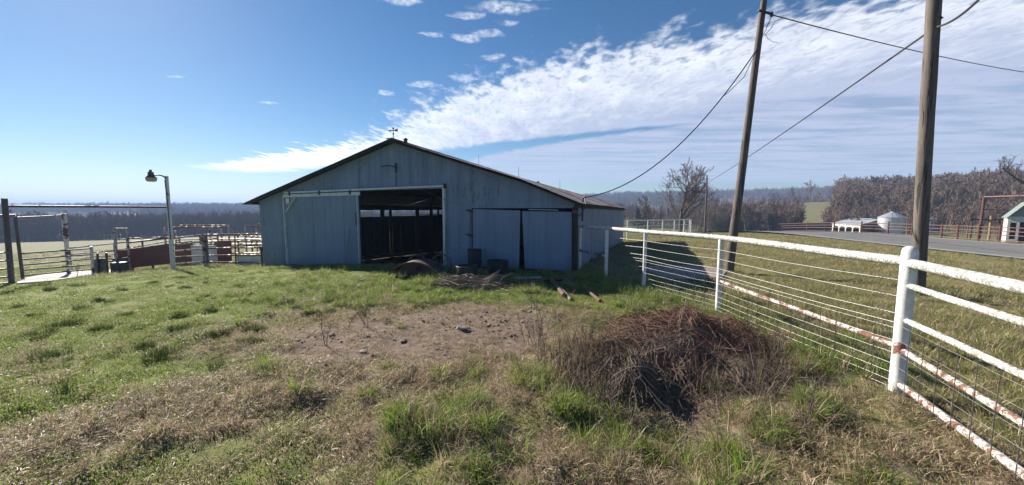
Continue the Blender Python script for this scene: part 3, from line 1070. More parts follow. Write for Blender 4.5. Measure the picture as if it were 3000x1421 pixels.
# ------------------------------------------------------------------ white pipe fence on the right
def build_fence():
    P = [Vector((x, y, gz(x, y))) for x, y in FENCE]
    o = thing('pipe_fence', 'flaking white pipe and wire fence running from barn corner to the right foreground', 'fence', P[4])
    near = Vector((3.10, .95, 0))
    far2 = Vector((2.35, -1.1, 0))
    TOP = 1.45
    # posts
    rads = (.06, .05, .042, .05)
    for i in range(4):
        a = P[i]
        MB().tube([a - Vector((0, 0, .15)), a + Vector((0, 0, .5)), a + Vector((0, 0, 1.0)), a + Vector((0, 0, 1.47 if i == 0 else TOP - .03))], rads[i], 12).build('post', M['white_post'], o, True)
    c = P[4]
    mb = MB()
    mb.lathe([(.067, -.2), (.066, .5), (.066, 1.0), (.065, 1.515), (.058, 1.55), (.04, 1.572), (.015, 1.58)], (c.x, c.y, c.z), 24)
    mb.build('corner_post', M['white_post'], o, True)
    for q in (near,):
        a = Vector((q.x, q.y, gz(q.x, q.y)))
        MB().tube([a - Vector((0, 0, .15)), a + Vector((0, 0, 1.42))], .065, 12).build('post', M['white_post'], o, True)

    def rail(pts, zs, r, mat, name='rail'):
        path = []
        for i in range(len(pts) - 1):
            for s in range(5):
                f = s / 5
                p = pts[i].lerp(pts[i + 1], f)
                path.append((p.x, p.y, zs[i] + (zs[i + 1] - zs[i]) * f + rnd.uniform(-.004, .004)))
        path.append((pts[-1].x, pts[-1].y, zs[-1]))
        MB().tube(path, r, 14).build(name, mat, o, True)

    rail([P[0], P[1]], [1.44, 1.445], .042, M['white_pipe'])
    rail([P[1].lerp(P[0], .72), P[1], P[2], P[3], P[4]], [1.44, 1.445, TOP, TOP, TOP], .053, M['white_pipe'])
    # rails past the corner towards the camera side
    for z0, z1, r, mt in ((1.44, 1.41, .048, 'white_pipe'), (1.20, 1.16, .031, 'white_pipe'), (.83, .78, .030, 'white_pipe'), (.50, .42, .030, 'rusty_white_pipe'), (.13, .09, .033, 'rusty_white_pipe')):
        rail([c, near, far2], [z0, z1, z1 - .03], r, M[mt])
    rail([P[3], P[4]], [.60, .53], .032, M['rusty_white_pipe'])
    rail([P[0], P[1]], [.66, .62], .04, M['corral_white'])
    # smooth wires above, woven wire below
    off = Vector((-.055, 0, 0))

    def wire(z, r, mat, pts, name='wire', sag=.02):
        path = []
        for i in range(len(pts) - 1):
            for s in range(4):
                f = s / 4
                p = pts[i].lerp(pts[i + 1], f) + off
                path.append((p.x, p.y, p.z + z - sag * math.sin(math.pi * f) + rnd.uniform(-.004, .004)))
        p = pts[-1] + off
        path.append((p.x, p.y, p.z + z))
        MB().tube(path, r, 5, False).build(name, mat, o)

    for z in (1.22, 1.045, .86, .76):
        wire(z, .0030, M['wire'], [P[1].lerp(P[0], .5)] + P[1:])
    for z in (.70, .565, .43, .31, .21, .12, .05):
        wire(z, .0020, M['wire'], P, 'mesh_wire', .008)
    for i in range(4):
        a, b = P[i], P[i + 1]
        n = int((b - a).length / .23)
        for q in range(1, n):
            p = a.lerp(b, q / n) + off
            j = rnd.uniform(-.01, .01)
            MB().tube([(p.x, p.y, p.z - .02), (p.x + j, p.y + j, p.z + .35), (p.x, p.y, p.z + .72)], .0042, 4, False).build('stay_wire', M['dark_wire'], o)
    run = [c, near]
    for z in (.74, .58, .43, .30, .18):
        wire(z, .0022, M['dark_wire'], run, 'mesh_wire', .01)
    n = int((near - c).length / .2)
    for q in range(1, n):
        p = c.lerp(near, q / n) + off
        MB().tube([(p.x, p.y, p.z - .02), (p.x + rnd.uniform(-.01, .01), p.y, p.z + .4), (p.x, p.y, p.z + .76)], .0040, 4, False).build('stay_wire', M['dark_wire'], o)
    # wire knots tied to the corner post
    for z in (1.22, 1.045, .86, .70, .43):
        path = []
        for q in range(17):
            p = c.lerp(P[3], .03 + .003 * q) + off
            an = q * math.pi / 2
            path.append((p.x + .008 * math.cos(an), p.y, p.z + z + .008 * math.sin(an)))
        MB().tube(path, .003, 4).build('wire_tie', M['wire'], o)
    return o


build_fence()


# ------------------------------------------------------------------ utility poles and lines
def pole(label, base, top, r0, r1, mat, name='utility_pole'):
    base = Vector(base)
    top = Vector(top)
    o = thing(name, label, 'pole', base)
    path, rad = [], []
    n = 14
    for i in range(n + 1):
        f = i / n
        p = base.lerp(top, f) + Vector((math.sin(f * 5 + base.x) * .015, math.cos(f * 4) * .015, 0))
        if i == 0:
            p.z -= .4
        path.append(p)
        rad.append((r0 + (r1 - r0) * f) * (1 + rnd.uniform(-.015, .015)))
    MB().tube(path, rad, 20, True, .012).build('pole_shaft', M[mat], o, True)
    return o


pr_base = Vector((9.46, 8.46, gz(9.46, 8.46)))
pr_top = Vector((8.86, 8.35, 9.6))
pr = pole('thick weathered wooden utility pole behind the white corner post', pr_base, pr_top, .128, .115, 'pole_wood')
pl_base = Vector((6.89, 11.65, gz(6.89, 11.65)))
pl_top = sv(2238, 4, 11.9)
pl = pole('leaning grey wooden utility pole behind the wire fence', pl_base, pl_top, .135, .085, 'pole_wood')
pf_x, pf_y = 23.2, 44.4
pf_base = Vector((pf_x, pf_y, gz(pf_x, pf_y)))
pf_top = sv(2071, 516, 44.4)
pf = pole('thin dark far utility pole right of the big bare tree', pf_base, pf_top, .10, .08, 'pole_dark')

# hardware on the poles
cl = sv(2746, 60, 8.3)
a0 = sv(2712, 105, 8.3)
mb = MB()
mb.tube([sv(2738, 68, 8.3), sv(2752, 48, 8.28), sv(2760, 55, 8.26)], .03, 6)
mb.tube([sv(2726, 28, 8.36), sv(2748, 50, 8.3)], .02, 6)
mb.build('cable_clamp', M['dark_metal'], pr)
mb = MB()
mb.beam(sv(2222, 30, 11.75), sv(2262, 42, 11.75), .05, .05)
mb.lathe([(.03, -.06), (.055, -.02), (.03, .02), (.05, .06)], sv(2261, 43, 11.75), 8)
mb.build('wire_bracket', M['dark_metal'], pl)


def cable(name, label, pts, r, mat='cable', sag=0.0, n=24):
    pts = [Vector(p) for p in pts]
    path = []
    m = len(pts) - 1
    for i in range(m):
        for s in range(n):
            f = s / n
            p = pts[i].lerp(pts[i + 1], f)
            p.z -= sag * 4 * f * (1 - f)
            path.append(p)
    path.append(pts[-1])
    o = MB().tube(path, r, 6, True).build(name, M[mat], None, True)
    return tag(o, label, 'cable')


pa = sv(2740, 80, 8.35)
cable('overhead_cable', 'thick black overhead cable running between the near and far utility poles', [sv(2900, -35, 6.6), pa, sv(2080, 531, 44.3)], .022, sag=.12)
cable('overhead_wire', 'thin twisted wire running right from the leaning pole top', [sv(2262, 44, 11.75), sv(3300, 235, 30.0)], .016, sag=.55)
cable('service_drop', 'sagging service cable from the leaning pole down to the barn corner', [sv(2222, 138, 11.72), bp(-.2, .5, 2.38)], .018, sag=.95)
mb = MB()
lp = [sv(2215, 150, 11.7), sv(2180, 225, 11.7), sv(2136, 268, 11.7), sv(2118, 283, 11.72), sv(2116, 262, 11.72), sv(2140, 232, 11.72), sv(2190, 180, 11.72)]
mb.tube(lp[:4], .010, 5)
mb.tube([sv(2262, 44, 11.74), sv(2255, 60, 11.74), sv(2240, 95, 11.72), sv(2222, 115, 11.7)], .010, 5)
mb.tube([sv(2300, 52, 11.9), sv(2270, 62, 11.8), sv(2258, 85, 11.8), sv(2240, 102, 11.76), sv(2224, 110, 11.72)], .009, 5)
mb.tube([sv(2243, 100, 11.76), sv(2248, 112, 11.76), sv(2262, 122, 11.76), sv(2280, 125, 11.76)], .006, 5)
mb.build('jumper_wire', M['cable'], pl)


# ------------------------------------------------------------------ left corral
def foot(u, v):
    """where a surveyed sight line meets the ground"""
    x = (u - 1500) / 1083.0
    y = (710.5 - v) / 1083.0
    d = Vector((x, math.cos(PITCH) + y * math.sin(PITCH), y * math.cos(PITCH) - math.sin(PITCH)))
    t = 1.0
    o = Vector((0, 0, CAM_H))
    while t < 400:
        p = o + d * t
        if p.z < gz(p.x, p.y):
            a, b = t / 1.03, t
            for _ in range(24):
                m = (a + b) / 2
                p = o + d * m
                if p.z < gz(p.x, p.y):
                    b = m
                else:
                    a = m
            return p
        t *= 1.03
    return p


def bar(o, name, u0, v0, Y0, u1, v1, Y1, r, mat, sides=8):
    a, b = sv(u0, v0, Y0), sv(u1, v1, Y1)
    m = a.lerp(b, .5) + Vector((0, 0, rnd.uniform(-.012, .012)))
    return MB().tube([a, m, b], r, sides).build(name, M[mat], o, True)


def upright(o, name, base, top_z, r, mat, lean=(0, 0), sides=10):
    b = Vector(base)
    t = Vector((b.x + lean[0], b.y + lean[1], top_z))
    b2 = b - Vector((0, 0, .15))
    return MB().tube([b2, b2.lerp(t, .5), t], r, sides).build(name, M[mat], o, True)


# tall frame over the entrance
b = foot(35, 832)
Yg = b.y
gw = thing('entrance_frame', 'tall dark pipe entrance frame with long overhead bar at left edge', 'gateway', b)
t = sv(13, 581, Yg)
MB().tube([b - Vector((0, 0, .15)), b.lerp(t, .5), t], .075, 12).build('post', M['old_pipe'], gw, True)
lb = foot(508, 790)
Yl = lb.y
bar(gw, 'overhead_bar', 17, 604, Yg, 491, 607, Yl, .045, 'old_pipe')

# lamp post
lp = thing('lamp_post', 'white lamp post with barn lamp on a curved arm beside the corral', 'lamp post', lb)
t = sv(488, 516, Yl)
MB().tube([lb - Vector((0, 0, .15)), lb.lerp(t, .3), lb.lerp(t, .6), t], [.095, .09, .08, .07], 12).build('post', M['lamp_white'], lp, True)
arm = MB().tube([sv(487, 523, Yl - .05), sv(478, 516, Yl - .15), sv(468, 513, Yl - .25), sv(455, 513, Yl - .35), sv(445, 513, Yl - .42)], .03, 8).build('arm', M['dark_metal'], lp, True)
hp = sv(443, 521, Yl - .45)
mb = MB()
mb.lathe([(.05, .36), (.05, .27), (.10, .26), (.11, .12), (.13, .08), (.21, 0.0)], hp, 16)
lampo = mb.build('lamp_head', M['dark_metal'], lp, True)
mb = MB()
mb.lathe([(.205, -.002), (.195, -.08), (.17, -.16), (.10, -.175)], hp, 16, True, True)
mb.build('lens', M['lamp_glass'], lampo, True)
MB().tube([sv(483, 527, Yl - .1), sv(489, 580, Yl - .1), sv(492, 606, Yl - .1), sv(500, 700, Yl - .1)], .018, 6).build('conduit', M['dark_metal'], lp)
bar(lp, 'cross_arm', 489, 565, Yl - .08, 497, 572, Yl - .12, .02, 'dark_metal')

# gate at the very edge of the view
ga = thing('pipe_gate', 'dark pipe gate cut off by the left edge of the view', 'gate', foot(-120, 850))
Ya = ga.location.y
for v0, v1 in ((742, 739), (766, 763), (789, 787), (813, 811), (831, 829)):
    bar(ga, 'rail', -120, v0 + 8, Ya, 27, v1, Yg - .05, .03, 'old_pipe')
for v0, v1 in ((631, 629), (638, 634)):
    bar(ga, 'top_bar', -120, v0 + 2, Ya, 46, v1, 14.2, .025, 'old_pipe')
upright(ga, 'stile', foot(-120, 850), sv(-120, 640, Ya).z, .035, 'old_pipe')

# swing gate
gb0 = foot(68, 822)
gb = thing('pipe_gate', 'dark five rail swing gate with tall hinge stile over the concrete slab', 'gate', gb0)
Yb = gb0.y
t = sv(44, 629, Yb)
MB().tube([gb0 - Vector((0, 0, .1)), gb0.lerp(t, .5), t], .05, 10).build('hinge_stile', M['old_pipe'], gb, True)
tb = foot(272, 806)
Yb2 = tb.y
for v0, v1 in ((743, 728), (761, 745), (777, 758), (792, 775), (808, 789)):
    bar(gb, 'rail', 61, v0, Yb, 270, v1, Yb2, .032, 'old_pipe')
MB().tube([sv(273, 803, Yb2), sv(268, 722, Yb2)], .05, 10).build('end_stile', M['patchy_post'], gb, True)
tp0 = foot(203, 805)
bar(gb, 'top_bar', 45, 637, Yb, 188, 630, tp0.y, .025, 'old_pipe')
# tall patchy post
tp = thing('gate_post', 'tall patchy white and rust post behind the swing gate', 'post', tp0)
t = sv(187, 625, tp0.y)
MB().tube([tp0 - Vector((0, 0, .15)), tp0.lerp(t, .55)], .075, 12).build('lower_post', M['patchy_post'], tp, True)
MB().tube([tp0.lerp(t, .54), t], .095, 12).build('sleeve', M['patchy_post'], tp, True)

# concrete slab under the gates
q = [foot(48, 834), foot(150, 826), foot(240, 812), foot(335, 799), foot(330, 792), foot(215, 798), foot(120, 808), foot(60, 820)]
mb = MB()
mb.slab([Vector((p.x, p.y, gz(p.x, p.y) + .05)) for p in q], (0, 0, -.3))
tag(mb.build('concrete_slab', M['concrete']), 'pale concrete slab on the ground under the swing gate', 'slab')

# back rails of the corral
br = thing('corral_fence', 'old white corral rails behind the swing gate and chute', 'fence', foot(205, 797))
Yr = br.location.y + 2.5
for v0, v1, v2 in ((728, 713, 697), (746, 734, 706), (763, 745, 716)):
    bar(br, 'rail', 200, v0, Yr, 337, v1, Yr + 1, .04, 'corral_white')
    bar(br, 'rail', 337, v1, Yr + 1, 497, v2, Yr + 2.6, .04, 'corral_white')
for u, v in ((204, 724), (337, 708), (420, 700)):
    p = sv(u, 740, Yr + (u - 200) / 120)
    upright(br, 'post', (p.x, p.y, gz(p.x, p.y)), sv(u, v, Yr + (u - 200) / 120).z, .05, 'corral_white')

# squeeze chute head
cb = foot(293, 803)
ch = thing('head_gate', 'dark steel cattle head gate box with two upright levers', 'head gate', cb)
Yc = cb.y
s0, s1 = sv(271, 804, Yc), sv(315, 803, Yc)
h = sv(290, 760, Yc).z
mb = MB()
dd = Vector((.2, .7, 0))
mb.slab([s0, s1, Vector((s1.x, s1.y, h + .05)), Vector(((s0.x * 2 + s1.x) / 3, (s0.y * 2 + s1.y) / 3, h + .02)), Vector((s0.x, s0.y, h - .08))], (.02, .06, 0))
mb.build('side_plate', M['dark_metal'], ch)
mb = MB()
mb.slab([s0 + dd, s1 + dd, Vector((s1.x + dd.x, s1.y + dd.y, h)), Vector((s0.x + dd.x, s0.y + dd.y, h - .05))], (.02, .06, 0))
mb.build('side_plate', M['dark_metal'], ch)
for u, v in ((287, 741), (313, 740)):
    MB().beam(sv(u, 803, Yc - .05), sv(u - 1, v, Yc - .05), .06, .06).build('lever', M['dark_metal'], ch)
for k in range(3):
    bar(ch, 'cross_bar', 280, 752 + k * 7, Yc - .03, 330, 752 + k * 7, Yc + .4, .03, 'corral_rust')
MB().box(s1.lerp(s1 + Vector((.5, 0, 0)), .5) + Vector((0, .3, .25)), (.45, .35, .5)).build('step_box', M['dark_metal'], ch)

# white arch with a small red panel
ab = foot(342, 798)
ar = thing('chute_arch', 'white pipe arch with a small red steel panel at the alley end', 'arch', ab)
Y1, Y2 = ab.y, ab.y + .9
MB().tube([sv(345, 800, Y1), sv(336, 670, Y1)], .055, 10).build('post', M['corral_white'], ar, True)
MB().tube([sv(380, 792, Y2), sv(372, 670, Y2)], .055, 10).build('post', M['corral_white'], ar, True)
bar(ar, 'top_bar', 335, 670, Y1, 373, 670, Y2, .045, 'corral_white')
bar(ar, 'mid_bar', 341, 702, Y1, 374, 701, Y2, .035, 'corral_white')
mb = MB()
mb.slab([sv(347, 785, Y1 + .2), sv(374, 782, Y2 - .1), sv(371, 732, Y2 - .1), sv(345, 734, Y1 + .2)], (.01, .03, 0))
mb.build('steel_panel', M['red_steel'], ar)

# dark red solid alley
al = thing('alley_panel', 'long dark red solid steel alley side left of the lamp post', 'panel', foot(440, 788))
Ya1, Ya2 = ab.y + .9, Yl + 1.6
p0, p1, p2, p3 = sv(381, 786, Ya1), sv(504, 772, Ya2), sv(499, 713, Ya2), sv(380, 730, Ya1)
nseg = 4
for i in range(nseg):
    f0, f1 = i / nseg, (i + 1) / nseg - .004
    mb = MB()
    o_ = Vector((.01, .035, 0)) * (1 + .4 * (i % 2))
    mb.slab([p0.lerp(p1, f0), p0.lerp(p1, f1), p3.lerp(p2, f1), p3.lerp(p2, f0)], o_)
    mb.build('steel_panel', M['red_steel'], al)
for f in (0.02, .5, .98):
    a_, b_ = p0.lerp(p1, f), p3.lerp(p2, f)
    MB().tube([Vector((a_.x, a_.y + .08, gz(a_.x, a_.y) - .2)), Vector((b_.x, b_.y + .08, b_.z + .05))], .05, 8).build('post', M['old_pipe'], al, True)
bar(al, 'rail', 376, 711, Ya1, 498, 697, Ya2, .045, 'old_pipe')
bar(al, 'rail', 364, 699, Ya1, 498, 695, Ya2, .04, 'corral_white')

# front corral fence between the lamp post and the barn
pb = foot(605, 781)
Yp = pb.y
Ye = 18.2
ff = thing('corral_fence', 'five rail white pipe fence between lamp post and blunt white post', 'fence', pb)
for v0, v1 in ((698, 688), (717, 709), (736, 729), (754, 749), (774, 767)):
    bar(ff, 'rail', 510, v0, Yl, 600, v1, Yp, .042, 'corral_white')
t = sv(596, 687, Yp)
MB().tube([pb - Vector((0, 0, .15)), pb.lerp(t, .5), t], .105, 14).build('post', M['corral_white'], ff, True)
gg = thing('pipe_gate', 'rusty five rail pipe gate between white post and barn wall', 'gate', foot(690, 781))
for v0, v1 in ((688, 685), (708, 705), (728, 725), (749, 747), (767, 770)):
    bar(gg, 'rail', 606, v0, Yp - .05, 768, v1, Ye, .042, 'corral_rust')
bar(gg, 'stile', 610, 768, Yp - .05, 604, 688, Yp - .05, .05, 'old_pipe')
bar(gg, 'stile', 691, 775, (Yp + Ye) / 2, 688, 688, (Yp + Ye) / 2, .03, 'old_pipe')

# pens behind
for lab, uprights, bars in (
    ('tall white overhead pen frame behind the corral gate', ((488, 667), (519, 676), (620, 664), (653, 664), (675, 661)), ((488, 667, 519, 668), (519, 661, 676, 661), (510, 666, 676, 666))),
    ('small white overhead pen frame close to the barn wall', ((723, 662), (755, 658)), ((723, 662, 768, 662), (755, 657, 770, 657)))):
    u0, v0 = uprights[0]
    pf0 = foot(u0, 752)
    Yq = 23.0
    pp = sv(u0, 752, Yq)
    fr = thing('cattle_pen', lab, 'frame', (pp.x, pp.y, gz(pp.x, pp.y)), 'overhead frames over the pens')
    for i, (u, v) in enumerate(uprights):
        p = sv(u, 740, Yq + (i % 2) * 1.2)
        upright(fr, 'post', (p.x, p.y, gz(p.x, p.y)), sv(u, v, Yq + (i % 2) * 1.2).z, .055, 'corral_white')
    for (a, va, b_, vb) in bars:
        bar(fr, 'overhead_bar', a, va, Yq, b_, vb, Yq + .6, .05, 'corral_rust')
pn = thing('pen_fence', 'tangle of old rusty pen rails behind the corral gate', 'fence', foot(690, 772))
for v0, v1 in ((690, 689), (699, 697), (706, 705), (715, 716), (724, 722), (738, 741)):
    bar(pn, 'rail', 515, v0 + 4, 21.5, 640, v0, 22.3, .035, 'corral_white')
    bar(pn, 'rail', 640, v1 + rnd.uniform(-3, 3), 22.3, 772, v1 + rnd.uniform(-6, 6), 20.5, .035, rnd.choice(('corral_white', 'corral_rust')))
for u in (528, 590, 641, 700, 740):
    p = sv(u, 740, 21.8)
    upright(pn, 'post', (p.x, p.y, gz(p.x, p.y)), sv(u, 686, 21.8).z, .05, 'corral_rust')
for lab, (ua, ub, va, vb, vc, vd, Yq) in (('red steel sheet in the pens just right of the lamp post', (512, 562, 715, 706, 752, 748, 20.8)),
                                         ('red steel sheet in the pens beside the white tank', (627, 677, 708, 709, 756, 757, 21.2))):
    mb = MB()
    pa_, pb_ = sv(ua, vc, Yq), sv(ub, vd, Yq + .3)
    pa_.z, pb_.z = gz(pa_.x, pa_.y) - .02, gz(pb_.x, pb_.y) - .02
    mb.slab([pa_, pb_, sv(ub, vb, Yq + .3), sv(ua, va, Yq)], (.01, .04, 0))
    tag(mb.build('steel_sheet', M['red_steel']), lab, 'sheet', 'red sheets in the pens')


def trough(label, u0, u1, v0, v1, Y, mat, depth=.8):
    a, b = sv(u0, v1, Y), sv(u1, v1, Y)
    z0 = gz((a.x + b.x) / 2, Y) - .02
    z1 = sv(u0, v0, Y).z
    o = thing('water_trough', label, 'trough', ((a.x + b.x) / 2, Y, z0), 'white troughs in the pens')
    L = b.x - a.x
    c = Vector(((a.x + b.x) / 2, Y + depth / 2, 0))
    mb = MB()
    w = .05
    for sx in (-1, 1):
        mb.box((c.x + sx * (L / 2 - w / 2), c.y, (z0 + z1) / 2), (w, depth, z1 - z0))
    for sy in (-1, 1):
        mb.box((c.x, c.y + sy * (depth / 2 - w / 2), (z0 + z1) / 2), (L - 2 * w, w, z1 - z0))
    mb.box((c.x, c.y, z0 + .06), (L - 2 * w, depth - 2 * w, .1))
    mb.build('tank', M[mat], o)
    mb = MB()
    mb.tube([(c.x - L / 2, c.y - depth / 2, z1), (c.x + L / 2, c.y - depth / 2, z1)], .03, 8)
    mb.build('rim', M[mat], o, True)


trough('white water tank behind the white pipe fence', 563, 628, 720, 768, 21.0, 'white_wall', 1.2)
trough('low white trough against the barn left wall', 694, 771, 750, 780, 18.6, 'white_wall', .6)

# ------------------------------------------------------------------ things along the barn front
hy = bp(14.35, -.45, 0)
hy.z = gz(hy.x, hy.y)
o = thing('water_hydrant', 'dark yard water hydrant standing near the barn left corner', 'hydrant', hy)
MB().tube([hy - Vector((0, 0, .1)), hy + Vector((0, 0, .78))], .035, 8).build('pipe', M['hydrant'], o, True)
mb = MB()
mb.lathe([(.05, 0), (.075, .04), (.07, .12), (.03, .16)], hy + Vector((0, 0, .74)), 10)
mb.tube([hy + Vector((0, 0, .82)), hy + Vector((.10, -.08, .82)), hy + Vector((.13, -.1, .74))], .028, 8)
mb.build('head', M['hydrant'], o, True)
MB().beam(hy + Vector((0, 0, .9)), hy + Vector((-.14, .02, .93)), .03, .02).build('handle', M['hydrant'], o)


def tub(label, u, v, w, v_top, taper=.92, name='rubber_tub'):
    p = foot(u, v)
    r = w / 1083 * p.y / 2
    h = sv(u, v_top, p.y).z - p.z
    c = Vector((p.x, p.y + r * .8, gz(p.x, p.y + r * .8) - .02))
    o = thing(name, label, 'tub', c, 'rubber tubs in front of the barn')
    mb = MB()
    prof = [(r * taper * .9, 0), (r * taper, .03), (r * .97, h * .33), (r * .985, h * .36), (r * .98, h * .40), (r * .99, h * .66), (r * 1.0, h * .70), (r * .99, h * .74), (r, h * .96), (r * .93, h * .97), (r * .9, h * .5), (r * .85, .05)]
    mb.lathe(prof, c, 28)
    mb.build('wall', M['tub'], o, True)
    ring = [Vector((c.x + r * math.cos(a), c.y + r * math.sin(a), c.z + h * .97)) for a in [i * math.pi / 14 for i in range(29)]]
    MB().tube(ring, .022, 6, False).build('rim', M['tub'], o, True)
    return o


tub('tall black tub standing against the barn right of the doorway', 1389, 792, 42, 731, .96)
tub('wide black tub in front of the tall tub', 1366, 826, 64, 780)
tub('wide black tub right of the tall tub by the doors', 1457, 806, 66, 764)

# rusty curved sheet in the doorway
M['hood'] = m_paint('shaded_hood_rust', (.09, .045, .045), (.05, .032, .032), .4, scale=2.0)  # rust red darkened in colour for the barn shadow over the hood
p = foot(1212, 812)
o = thing('rusty_hood', 'rusty red curved implement hood lying in front of the doorway', 'implement', p)
Yh = p.y
prof = [(1138, 806), (1150, 792), (1168, 780), (1188, 772), (1212, 769), (1236, 773), (1258, 781), (1276, 794), (1286, 810)]
P0 = [sv(u, v, Yh) for u, v in prof]
P1 = [q + Vector((.12, .65, .05)) for q in P0]
V = P0 + P1
n = len(prof)
mb = MB()
mb.add(V + [v - Vector((0, 0, .012)) for v in V], [(i, i + 1, n + i + 1, n + i) for i in range(n - 1)] + [(2 * n + i + 1, 2 * n + i, 3 * n + i, 3 * n + i + 1) for i in range(n - 1)])
mb.build('hood', M['hood'], o, True)
mb = MB()
mb.slab([sv(1168, 812, Yh + .3)] + [q + Vector((0, .3, -.02)) for q in P0[2:8]] + [sv(1280, 812, Yh + .3)], (.01, .02, 0))
mb.build('side_plate', M['hood'], o)
MB().tube([q + Vector((0, -.02, .01)) for q in P0], .022, 6).build('rim', M['rust'], o, True)
for i, (u, v, rr, dy) in enumerate(((1222, 806, .30, 1.0), (1292, 806, .33, .9))):
    c = sv(u, v, Yh + dy)
    c.z = gz(c.x, c.y) + rr - .05
    w = thing('iron_wheel', ('spoked iron wheel leaning behind the rusty hood', 'spoked iron wheel leaning by the doorway edge')[i], 'wheel', c - Vector((0, 0, rr)), 'old iron wheels')
    ring = [c + Vector((rr * math.cos(a), .15 * math.sin(a), rr * math.sin(a))) for a in [k * math.pi / 14 for k in range(29)]]
    MB().tube(ring, .022, 6, False).build('rim', M['rust'], w, True)
    for k in range(8):
        a = k * math.pi / 4
        MB().tube([c, c + Vector((rr * math.cos(a), .15 * math.sin(a), rr * math.sin(a)))], .010, 5).build('spoke', M['rust'], w)
    mb = MB()
    mb.tube([c - Vector((0, .08, 0)), c + Vector((0, .08, 0))], .05, 8)
    mb.build('hub', M['rust'], w)

# dump rake tines and stick pile
p = foot(1320, 838)
o = thing('hay_rake', 'row of curved rusty hay rake teeth sticking out of the grass', 'hay rake', p)
for k in range(9):
    u = 1292 + k * 7
    a = foot(u, 840)
    MB().tube([a - Vector((0, 0, .05)), a + Vector((.03, .02, .16)), a + Vector((.08 - k * .004, .05, .38 - k * .022))], .010, 5).build('tooth', M['stick'], o)
MB().tube([foot(1288, 838) + Vector((0, 0, .03)), foot(1350, 842) + Vector((0, 0, .06))], .025, 6).build('rake_bar', M['rust'], o)
p = foot(1435, 836)
o = thing('hay_rake', 'fan of rusty hay rake teeth beside the low right tub', 'hay rake', p)
for k in range(9):
    a = foot(1408 + k * 5, 842 - k * 1.5)
    MB().tube([a - Vector((0, 0, .05)), a + Vector((.07, .02, .14 + k * .008)), a + Vector((.17, .05, .25 + k * .017))], .010, 5).build('tooth', M['stick'], o)
MB().tube([foot(1404, 842) + Vector((0, 0, .03)), foot(1456, 832) + Vector((0, 0, .05))], .025, 6).build('rake_bar', M['rust'], o)

pc = foot(1372, 848)
o = thing('stick_pile', 'low pile of dry sticks and cane on the grass before the tubs', 'sticks', pc)
mb = MB()
for k in range(260):
    cx = rnd.gauss(pc.x, .45)
    cy = rnd.gauss(pc.y + .25, .22)
    z = gz(cx, cy) + max(0, .26 * (1 - ((cx - pc.x) / .9) ** 2)) * rnd.random() + .01
    a = rnd.gauss(0, .55)
    L = rnd.uniform(.25, .7)
    d = Vector((math.cos(a), math.sin(a), rnd.gauss(0, .12)))
    b_ = Vector((cx, cy, z)) - d * L / 2
    e_ = Vector((cx, cy, z)) + d * L / 2
    mid = (b_ + e_) / 2 + Vector((0, 0, rnd.uniform(0, .08)))
    mb.tube([b_, mid, e_], rnd.uniform(.006, .010), 4, False)
mb.build('sticks', M['stick'], o)['kind'] = 'stuff'
mb = MB()
for k in range(7):
    c0 = Vector((pc.x + rnd.uniform(.1, .7), pc.y + rnd.uniform(-.1, .3), gz(pc.x, pc.y)))
    mb.tube([c0, c0 + Vector((.15, 0, .25)), c0 + Vector((.38, .02, .36)), c0 + Vector((.55, .03, .33))], .006, 4, False)
mb.build('arching_canes', M['stick'], o)['kind'] = 'stuff'

p = foot(1600, 828)
a, b_ = foot(1525, 834), foot(1692, 822)
o = MB().tube([a + Vector((0, 0, .06)), a.lerp(b_, .5) + Vector((0, 0, .09)), b_ + Vector((0, 0, .08))], .055, 8).build('red_pipe', M['red_pipe'], None, True)
tag(o, 'red painted pipe lying along the barn front in shade', 'pipe', 'pipes lying on the ground')
a, b_ = foot(1612, 826), foot(1652, 872)
o = MB().tube([a + Vector((0, 0, .10)), b_ + Vector((0, 0, .06))], .05, 8).build('rusty_pipe', M['rust'], None, True)
tag(o, 'rusty pipe in the grass pointing from the barn to the dirt', 'pipe', 'pipes lying on the ground')
a, b_ = foot(1642, 850), foot(1672, 884)
o = MB().tube([a + Vector((0, 0, .05)), b_ + Vector((0, 0, .05))], .035, 8).build('wooden_rail', M['stick'], None, True)
tag(o, 'grey wooden rail lying beside the rusty pipe', 'rail', 'pipes lying on the ground')
a, b_ = foot(1712, 850), foot(1758, 888)
o = MB().tube([a + Vector((0, 0, .05)), b_ + Vector((0, 0, .05))], .035, 8).build('rusty_pipe', M['rust'], None, True)
tag(o, 'thin rusty pipe in grass left of the wire fence', 'pipe', 'pipes lying on the ground')
mb = MB()
mb.beam(foot(1505, 820) + Vector((0, 0, .05)), foot(1585, 818) + Vector((0, 0, .05)), .12, .04)
tag(mb.build('white_board', M['old_white_board']), 'short pale board lying at the foot of the double doors', 'board')

for lab, t_, h_ in (('thin rod leaning on the sliding door edge', 9.25, 1.45), ('thin rod leaning beside the doorway right edge', 4.62, 1.75)):
    a = bp(t_, -.45, 0)
    a.z = gz(a.x, a.y)
    o = MB().tube([a, bp(t_ + .06, -.17, a.z + h_)], .018, 6).build('steel_rod', M['dark_wire'])
    tag(o, lab, 'rod', 'rods leaning on the barn')

# slab beside the barn
q = [foot(1890, 800), foot(1895, 786), foot(2062, 784), foot(2128, 802), foot(2112, 822), foot(1960, 828)]
o = thing('cistern_slab', 'brown stained slab on the ground between barn and leaning pole', 'slab', q[4])
mb = MB()
mb.slab([Vector((p.x, p.y, gz(p.x, p.y) + .09)) for p in q], (0, 0, -.3))
mb.build('slab', M['slab'], o)
p = foot(2000, 796)
mb = MB()
mb.lathe([(.05, 0), (.06, .05), (.03, .09)], Vector((p.x, p.y, gz(p.x, p.y) + .06)), 10)
mb.build('cap', M['dark_metal'], o, True)

